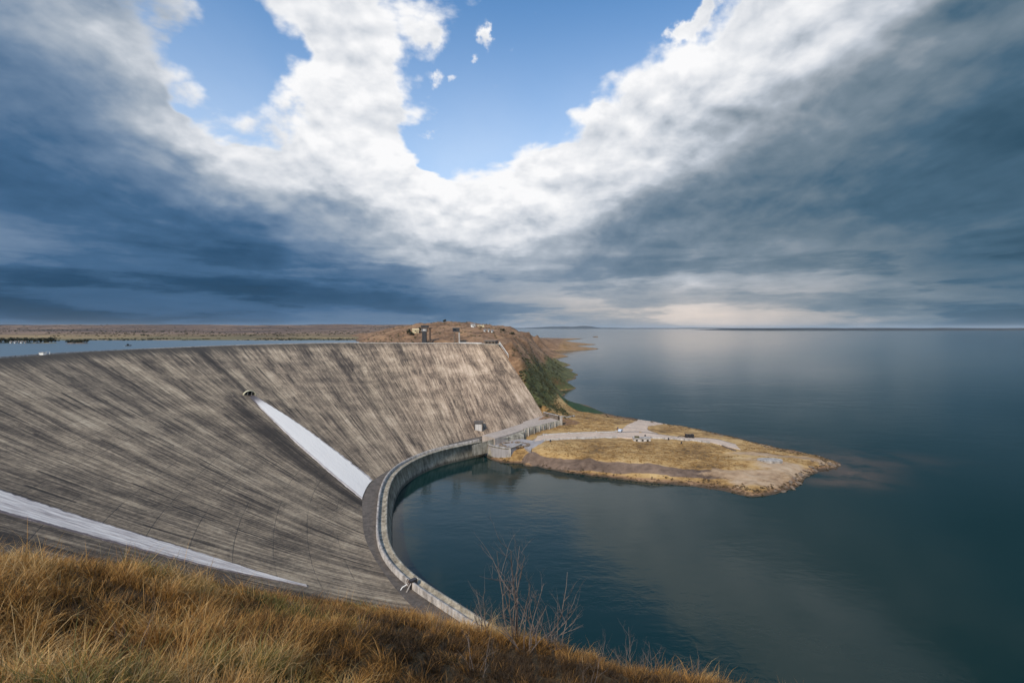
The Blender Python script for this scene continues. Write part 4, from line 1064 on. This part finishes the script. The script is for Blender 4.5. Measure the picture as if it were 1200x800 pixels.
# scattered scrub and the line of trees along the far shore
r_ = np.random.default_rng(77); pts = []; sz = []
for _ in range(2600):
    Yv = math.exp(r_.uniform(math.log(700), math.log(3600))); u = r_.uniform(-1.15, -.12); x = u*Yv
    if fbm(np.array([x/200]), np.array([Yv/260]), 3, 12)[0] < .02: continue
    pts.append((x, Yv, far_ground(x, Yv)-.3)); sz.append(r_.uniform(1.5, 3.6)*(Yv/1500)**.5)
tufts('far_scrub', np.array(pts), np.array(sz), M['farleaf'], 12, 'dark scrub dotted over the far hills', .6, 8)
pts = []; sz = []
for _ in range(1100):
    u = r_.uniform(-1.1, -.26); Yv = r_.uniform(512, 585); x = u*Yv
    if fbm(np.array([x/35]), np.array([3.0]), 3, 15)[0] < (.02 if u < -.5 else -.15): continue
    pts.append((x, Yv, far_ground(x, Yv)-.2)); sz.append(r_.uniform(.5, 1.3))
tufts('shore_treeline', np.array(pts), np.array(sz), M['farleaf'], 26, 'green bushes along the far reservoir shore', .9, 9)
# dark trees on the spit
def tree(name, loc, h, r, label, group=None, seed=1, mat=None, n=260):
    t = empty(name, loc, label=label, cat='tree', group=group); rd = np.random.default_rng(seed)
    mb = MB(); mb.tube([(0,0,-.5),(.05*h,0,h*.35),(.02*h,.03*h,h*.75)], [.05*h,.035*h,.012*h], 7)
    for k in range(5):
        a = rd.uniform(0, 6.28); mb.tube([(.04*h,0,h*(.25+.08*k)), (math.cos(a)*r*.7, math.sin(a)*r*.7, h*(.45+.09*k))], [.02*h, .006*h], 5)
    mb.build('trunk', M['trunk'], t)
    nc = 9; cc = rd.normal(size=(nc, 3))*np.array([r*.5, r*.5, h*.16])+np.array([0, 0, h*.62]); cc[:, 2] = np.clip(cc[:, 2], h*.3, h*.92)
    k = rd.integers(0, nc, n); d = rd.normal(size=(n, 3)); d /= np.linalg.norm(d, axis=1)[:, None]
    o = cc[k]+d*(rd.uniform(.2, 1, n)**.5*r*.48)[:, None]; a = rd.normal(size=(n, 3)); a /= np.linalg.norm(a, axis=1)[:, None]
    b = np.cross(a, rd.normal(size=(n, 3))); b /= np.linalg.norm(b, axis=1)[:, None]; q_ = (rd.uniform(.09, .19, n)*r)[:, None]*1.2
    V = np.stack([o+a*q_, o+b*q_*.7, o-a*q_, o-b*q_*.7], 1).reshape(-1, 3)
    meshobj('crown', V, np.arange(n*4).reshape(-1, 4), mat or M['farleaf'], t)
    return t
i = 0
for u in np.linspace(-1.13, -.945, 26):
    Yv = 432+r_.uniform(-7, 7); x = u*Yv
    tree('shore_tree', (x, Yv, max(far_ground(x, Yv), RES_Z)-.4), r_.uniform(3.6, 5.4), r_.uniform(2.4, 3.6), 'small dark tree on the spit at the left of the reservoir', 'trees on the left spit', 200+i, None, 160); i += 1
# island with bushes
ic = pd(90, 401.6, 418); ic[2] = RES_Z
vv = [(0,0,1.1)]; 
for rr_, zz in ((4, .9), (7.5, .4), (10, -.6)):
    for k in range(20):
        a = 2*math.pi*k/20; e = 1+.15*math.sin(3*a+rr_); vv.append((math.cos(a)*rr_*e*1.05, math.sin(a)*rr_*e*.5, zz))
ff = [(0, 1+k, 1+(k+1) % 20) for k in range(20)]+[(1+20*j+k, 21+20*j+k, 21+20*j+(k+1) % 20, 1+20*j+(k+1) % 20) for j in range(2) for k in range(20)]
il = empty('islet', tuple(ic), label='small wooded islet in the reservoir at the left', cat='islet')
meshobj('ground', vv, ff, M['brownwall'], il, True)
for k in range(9):
    x = -7.5+15*k/8; tree('islet_bush', (ic[0]+x, ic[1]+r_.uniform(-2, 2), ic[2]+.2), r_.uniform(2.0, 3.4), r_.uniform(1.5, 2.2), 'dark round bush growing on the small reservoir islet', 'bushes on the islet', 300+k, None, 160)
for k, (x, D_) in enumerate([(13.5,427),(18.5,426),(22,427),(26,426),(30,427)]):
    p = pd(x, 401.2, D_); p[2] = max(far_ground(p[0], p[1]), RES_Z)+.1
    h_ = house(p, [1.6,1.8,1.3,2.0,1.5][k], 1.6, 1.1, M['whitewall'], 'small white cabin on the tree-lined spit at the left', .7); h_['group'] = 'white cabins on the spit'
# boat on the reservoir
bp = pd(150, 405.2, 360); bp[2] = RES_Z
bt = empty('boat', tuple(bp), .3, label='small dark boat with a white bow wave on the reservoir', cat='boat')
MB().add([(-1.8,-.6,.5),(-1.8,.6,.5),(1.0,.7,.55),(2.4,0,.75),(1.0,-.7,.55),(-1.6,-.4,-.2),(-1.6,.4,-.2),(.9,.4,-.2),(1.9,0,-.1),(.9,-.4,-.2)], [(0,5,6,1),(1,6,7,2),(2,7,8,3),(3,8,9,4),(4,9,5,0),(0,1,2,3,4)]).build('hull', M['darkmetal'], bt)
MB().box(-.7, .5, -.4, .4, .56, 1.5).build('cabin', M['glass'], bt)
MB().tube([(-.1,0,1.5),(-.1,0,2.6)], [.06,.04], 6).build('mast', M['darkmetal'], bt)
MB().add([(2.6,0,.12),(-2.5,1.6,.03),(-2.3,.7,.10),(-2.3,-.7,.10),(-2.5,-1.6,.03),(1.0,.9,.2),(1.0,-.9,.2)], [(0,5,1,2),(0,3,4,6)]).build('bow_wave', M['whitewall'], bt)
# white railing and hut on the crest at the left
cpos = catmull_at(CREST, np.array([6.45]))[0]; cn = np.array([-1, .12]); c = cpos+cn*3.6
kb = empty('kiosk', (c[0], c[1], ZC-.55), label='tiny white kiosk with open frames on the left part of the crest', cat='kiosk')
MB().box(-.9, .9, -1.6, -.4, 0, 1.2).build('cabin', M['whitewall'], kb); MB().box(-1.05, 1.05, -1.75, -.25, 1.203, 1.4).build('roof_slab', M['coping'], kb)
for y in (.6, 2.2):
    MB().tube([(0,y,0),(0,y,1.6)], [.1,.1], 6).build('post', M['whitewall'], kb)
MB().tube([(0,.6,1.55),(0,2.2,1.55)], [.09,.09], 6).build('rail', M['whitewall'], kb)
# trees and bushes on the right-bank hill
for k, (x, y, D_, h, r, lab) in enumerate([(521,387,470,3.4,1.7,'lone dark tree on the brown hill between the two intake towers'),(479.5,389,430,3.0,2.4,'dark bush on the left side of the tan house'),(482,391,425,2.4,2.2,'low dark bush below the tan house'),(493.5,386,440,2.6,2.0,'dark bush just right of the tan house'),(590,391,430,2.0,2.2,'broad dark bush high on the right slope of the hill'),(600,394,420,1.8,2.0,'dark bush lower on the right slope of the hill')]):
    tree('bush_tree', tuple(gp(x, y, D_)), h, r, lab, None, 400+k)
# islet rock far out on the right-hand lake
rp_ = px(698, 394.6, 0); mb = MB(); rock(mb, (0,0,0), 1.0, .3, 77)
o = mb.build('rock_islet', M['stone']); o.location = (rp_[0], rp_[1], 0); o.scale = (17, 9, 16); tagp(o, 'tiny dark rock islet far out on the right-hand lake', 'islet')
# low far shore and distant mountain on the horizon
def ridge(name, x0, x1, D_, hf, depth, mat, label):
    n = 160; xs_ = np.linspace(x0, x1, n); vv = []
    for x in xs_:
        X = (x-600)/F*D_; hh = hf(x)
        vv += [(X, D_, -3), (X, D_+depth*.03, max(hh*.8, -2)), (X, D_+depth*.5, hh), (X, D_+depth, -3)]
    return tagp(meshobj(name, vv, gridfaces(n, 4), mat, None, True), label, None, None, 'structure')
M['farland'] = simple('distant_land', (.030,.034,.036), .95, .3, .002, 0, 0)
sh_ = lambda x, a, b: float(sstep(a, a+40, np.array(x))*sstep(b, b-40, np.array(x)))
ridge('far_shore', 830, 1500, 11500, lambda x: (54+16*float(fbm(np.array([x/45.]), np.array([0.]), 4, 3)[0]))*float(sstep(840, 900, np.array(x)))-2, 3000, M['farland'], 'low dark far shore on the right horizon')
ridge('far_coast', 560, 1000, 30000, lambda x: 52+30*float(fbm(np.array([x/40.]), np.array([5.]), 4, 9)[0]), 4000, M['farland'], 'faint coast line on the horizon')
ridge('far_mountain', 600, 730, 34000, lambda x: 40+150*math.exp(-((x-690)/13)**2)+105*math.exp(-((x-662)/16)**2)+60*math.exp(-((x-640)/20)**2)+40*float(fbm(np.array([x/9.]), np.array([8.]), 4, 13)[0])*math.exp(-((x-670)/40)**2), 5000, M['farland'], 'faint blue mountain on the horizon')

# ------------------------------------------------------------------ foreground hillside
SILX = np.array([-900,-500,-200,0,60,130,200,300,380,440,480,520,560,600,650,700,750,800,850,880,1000,1200,1700])
SILY = np.array([630,635,638,640,646,655,666,683,696,704,713,726,736,746,758,769,779,788,796,803,850,950,1250]) + 8.0 + np.interp(SILX, [400, 500, 760, 900], [0, 14, 14, 4])
STH = np.arctan((SILX-600)/F); SM = (SILY-384)/np.sqrt(F*F+(SILX-600)**2)
EH, RC = 2.1, 8.5
def hill_drop(th, r):
    m = np.interp(th, STH, SM)
    c = EH/RC**2; mp = m-2*EH/RC
    leftout = sstep(math.radians(-52), math.radians(-72), th); back = sstep(math.radians(75), math.radians(115), np.abs(th))
    dr = EH + mp*r + c*r*r
    flat = EH + .055*r
    dr = dr*(1-leftout)+np.minimum(dr, flat)*leftout
    dr = dr*(1-back)+(EH-.10*r)*back
    return dr
def hill_z(X, Y):
    r = np.hypot(X, Y); th = np.arctan2(X, Y)
    n = fbm(X/1.6, Y/1.6, 4, 81)*.22*sstep(.5, 3, r) + fbm(X/5, Y/5, 3, 85)*.5*sstep(1.5, 8, r)*sstep(40, 10, r)
    return np.maximum(EYE-hill_drop(th, r)+n, -6)
th = np.linspace(-math.pi, math.pi, 361); rs = np.concatenate([[.02], np.geomspace(.3, 220, 130)])
TH, RS = np.meshgrid(th, rs, indexing='ij'); XX = RS*np.sin(TH); YY = RS*np.cos(TH)
def mat_soil():
    m, t, b = newmat('grassy_soil')
    P = t.n('ShaderNodeNewGeometry').outputs['Position']
    a = t.noise(P, 1.2, 6, .7); c = t.noise(P, 14, 4, .7)
    k = t.math('MULTIPLY_ADD', a, .5, t.math('MULTIPLY', c, .5))
    t.put(b.inputs['Base Color'], t.ramp(k, [(.35, (.03,.02,.010)), (.5, (.10,.060,.022)), (.65, (.26,.16,.06))]))
    b.inputs['Roughness'].default_value = 1.0; t.put(b.inputs['Normal'], t.bump(c, .8, .05)); return m
M['soil'] = mat_soil()
tagp(meshobj('hillside', np.stack([XX, YY, hill_z(XX, YY)], -1).reshape(-1, 3), gridfaces(len(th), len(rs), True), M['soil'], None, True), 'steep grassy hillside in front of the dam', None, None, 'structure')

# grass: curved blades, uncountable
def blades(n, rmin, rmax, h0, h1, w0, w1, seed, power=.75):
    r = np.random.default_rng(seed)
    a = 1-power; u = r.uniform(size=n); rad = (rmin**(2*a)+(rmax**(2*a)-rmin**(2*a))*u)**(1/(2*a))
    tt = r.uniform(math.radians(-54), math.radians(50), n)
    X = rad*np.sin(tt); Y = rad*np.cos(tt)
    # tussocks: pull blades towards clump centres
    cs = .33; cxk = np.floor(X/cs); cyk = np.floor(Y/cs)
    ccx = (cxk+.2+.6*_h(cxk, cyk, 5))*cs; ccy = (cyk+.2+.6*_h(cxk, cyk, 6))*cs
    pull = .55*r.uniform(size=n)
    X = X+(ccx-X)*pull; Y = Y+(ccy-Y)*pull
    Z = hill_z(X, Y)-.02
    clump = _h(cxk, cyk, 7)
    big = fbm(X/2.2, Y/2.2, 3, 33); mid = fbm(X/.7, Y/.7, 3, 35)
    h = (h0+(h1-h0)*r.uniform(size=n)**1.3)*(.65+.7*clump)*(1+.5*big)
    w = r.uniform(w0, w1, n)*np.clip(.55+rad/9, .6, 1.6)
    # lean: wind to the right and downhill, spreading from the clump centre
    lean = r.uniform(.25, 1.0, n)
    ang = math.radians(-15)+4.4*fbm(X/1.1, Y/1.1, 3, 39)+r.normal(0, 1.25, n)
    lx = np.cos(ang)*.75+(X-ccx)*2.2; ly = np.sin(ang)*.6+(Y-ccy)*2.2
    nn = np.hypot(lx, ly)+1e-6; lx = lx/nn*lean; ly = ly/nn*lean
    fa = r.uniform(0, math.pi, n); sx, sy = np.cos(fa), np.sin(fa)
    lv = [0, .38, .74, 1.0]; wd = [.8, 1.0, .62]
    V = np.zeros((n, 7, 3)); al = np.zeros((n, 7))
    for i, t in enumerate(lv):
        bend = t**1.8
        cx = X+lx*h*bend*.8; cy = Y+ly*h*bend*.8; cz = Z+h*(t-.42*lean*bend*t)
        if i < 3:
            V[:, 2*i, 0] = cx-sx*w*wd[i]; V[:, 2*i, 1] = cy-sy*w*wd[i]; V[:, 2*i, 2] = cz
            V[:, 2*i+1, 0] = cx+sx*w*wd[i]; V[:, 2*i+1, 1] = cy+sy*w*wd[i]; V[:, 2*i+1, 2] = cz
            al[:, 2*i] = al[:, 2*i+1] = t
        else: V[:, 6, 0] = cx; V[:, 6, 1] = cy; V[:, 6, 2] = cz; al[:, 6] = 1
    tint = np.clip(.41+.75*big+.45*mid+.25*(clump-.5)+r.normal(0, .19, n), 0, .785)
    grn = (fbm(X/1.4, Y/1.4, 3, 55) > .40) & (r.uniform(size=n) < .55)
    tint = np.where(grn, r.uniform(.86, 1.0, n), tint)
    k = (np.arange(n)*7)[:, None]
    tri = np.concatenate([k+np.array([0,1,3]), k+np.array([0,3,2]), k+np.array([2,3,5]), k+np.array([2,5,4]), k+np.array([4,5,6])], 1).reshape(-1, 3)
    return V.reshape(-1, 3), tri, np.repeat(tint, 7), al.ravel()
Vs, Ts, Ti, Al = [], [], [], []; off = 0
for args in [(430000, 2.0, 15, .08, .24, .0014, .0030, 1), (30000, 2.5, 14, .22, .46, .0010, .0020, 2), (26000, 14, 30, .3, .6, .006, .012, 3)]:
    v, t_, ti, al = blades(*args); Vs.append(v); Ts.append(t_+off); Ti.append(ti); Al.append(al); off += len(v)
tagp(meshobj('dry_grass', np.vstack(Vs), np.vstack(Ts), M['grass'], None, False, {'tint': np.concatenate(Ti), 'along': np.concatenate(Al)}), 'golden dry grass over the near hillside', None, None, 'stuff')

# bare shrubs standing in the grass
def hillpt(x, r):
    t = math.atan((x-600)/F); X, Y = r*math.sin(t), r*math.cos(t); return X, Y, float(hill_z(np.array([X]), np.array([Y]))[0])
def shrub(x, r, H, stems, label, seed, spread=.5, group=None, thick=.012, lean=None, depth=3):
    rd = random.Random(seed); X, Y, Z = hillpt(x, r)
    root = empty('bare_shrub', (X, Y, Z-.05), label=label, cat='shrub', group=group)
    for si in range(stems):
        mb = MB()
        def grow(p, d, L, rad, lev):
            pts = [p.copy()]; rads = [rad]; n = 6; d = d.copy()
            for k in range(n):
                d = (d+Vector((rd.gauss(0,.13), rd.gauss(0,.13), rd.gauss(.05,.08)))).normalized()
                p = p+d*(L/n); pts.append(p.copy()); rads.append(rad*(1-.75*(k+1)/n))
                if lev < depth and k >= 1 and rd.random() < (.72 if lev == 0 else .5):
                    a = rd.uniform(0, 6.28); sd = (d*.75+Vector((math.cos(a), math.sin(a), rd.uniform(-.1,.5)))*.75).normalized()
                    grow(p, sd, L*rd.uniform(.34,.6)*(1-.06*k), rads[-1]*.75, lev+1)
            mb.tube(pts, rads, 5 if lev < 2 else 4, False)
        a = 6.28*si/stems+rd.uniform(-.4,.4); sp = spread*rd.uniform(.3,1.0) if si else .05
        d0 = Vector((math.cos(a)*sp+(lean or 0), math.sin(a)*sp*.6, 1)).normalized()
        grow(Vector((math.cos(a)*.06, math.sin(a)*.06, 0)), d0, H*(1 if si == 0 else rd.uniform(.55,.85)), thick*(1 if si == 0 else .8), 0)
        mb.build('stem', M['bark'], root, True)
    return root
shrub(603, 8.2, 1.95, 8, 'tallest bare twiggy shrub at the grass edge against the dark water', 12, .8, None, .021)
shrub(632, 8.6, 1.45, 7, 'bare shrub leaning right beside the tallest twiggy shrub', 23, .9, None, .017, .3)
shrub(616, 7.6, 1.1, 6, 'medium bare twiggy shrub in front of the tallest one', 29, .9, None, .013, .1)
shrub(650, 8.3, 1.0, 6, 'bare shrub low and spreading at the right of the leaning shrub', 31, 1.0, None, .012, .2)
shrub(568, 8.0, .85, 5, 'short bare shrub left of the tallest twiggy shrub, by the pool wall', 34, .6, None, .012)
shrub(735, 9.0, .85, 8, 'dense low bush of fine bare twigs at the grass edge below the pool', 45, .8, None, .009)
shrub(762, 8.6, .62, 7, 'low bare bush just right of the dense twig bush', 56, .8, None, .008)
shrub(806, 8.2, .55, 5, 'small bare shrub farthest right along the grass edge', 67, .8, None, .009)
shrub(700, 9.2, .5, 5, 'small bare shrub between the tall shrub and the dense twig bush', 78, .8, None, .008)
shrub(95, 8.5, .45, 6, 'wispy dark weed stalks on the grass edge at far left', 89, .5, None, .004)
shrub(560, 5.6, .7, 5, 'sparse bare stalks in the grass in front of the twiggy shrubs', 90, .6, None, .005)
shrub(690, 6.5, .6, 5, 'sparse bare stalks in the golden grass below the water', 91, .6, None, .005)

for k, (x, r, H) in enumerate([(150,4.6,.34),(345,6.3,.30),(420,5.2,.36),(505,7.6,.40),(250,7.4,.34)]):
    shrub(x, r, H, 7, ['dead grey weed low in the dry grass at the lower left','small dead grey weed in the grass below the white water band','dead grey weed in the grass below the dam toe','dead weed at the grass edge in front of the pool wall end','dead weed at the grass edge under the long white water band'][k], 120+k, 1.1, None, .004)

# sluice winch on the near part of the pool wall
_k = int(np.argmin(np.hypot(wl[:, 0]+18.2, wl[:, 1]-104))); c = wl[_k]; nn = path_normals(wl)[_k]*SG
wp = c+nn*4.3
ang = math.atan2(nn[1], nn[0])
wn = empty('sluice_gate', (wp[0], wp[1], 5.2), ang, label='rusty sluice winch with pale arms on the near wall top', cat='sluice gate')
MB().box(-1.2, .4, -.45, .45, 0, 2.3).build('winch_box', M['darkmetal'], wn)
MB().tube([(-1.6,-.1,2.0),(1.8,-.5,1.2),(2.6,-.6,.2)], [.13,.13,.1], 7).build('arm', M['whitewall'], wn)
MB().tube([(.4,.5,1.9),(1.7,.9,.6)], [.13,.12], 7).build('arm', M['coping'], wn)
bmw = MB()
for k in range(16):
    a0, a1 = 2*math.pi*k/16, 2*math.pi*(k+1)/16
    bmw.tube([(.75, .55*math.cos(a0), 2.1+.55*math.sin(a0)), (.75, .55*math.cos(a1), 2.1+.55*math.sin(a1))], [.07, .07], 5, False)
for k in range(3):
    a0 = math.pi*k/3; bmw.tube([(.75, -.55*math.cos(a0), 2.1-.55*math.sin(a0)), (.75, .55*math.cos(a0), 2.1+.55*math.sin(a0))], [.04, .04], 5)
bmw.build('hand_wheel', M['rust'], wn)

# ------------------------------------------------------------------ thin air over the whole place
hm = bpy.data.materials.new('haze'); hm.use_nodes = True; nt = hm.node_tree; nt.nodes.clear()
ov = nt.nodes.new('ShaderNodeOutputMaterial'); pv = nt.nodes.new('ShaderNodeVolumePrincipled')
pv.inputs['Color'].default_value = (.70, .80, .90, 1); pv.inputs['Density'].default_value = 0.5/42000
nt.links.new(pv.outputs[0], ov.inputs['Volume'])
hz_ = MB().box(-95000, 95000, -3000, 95000, -8, 320).build('haze', hm); tagp(hz_, 'thin blue haze over lake and hills', None, None, 'stuff')
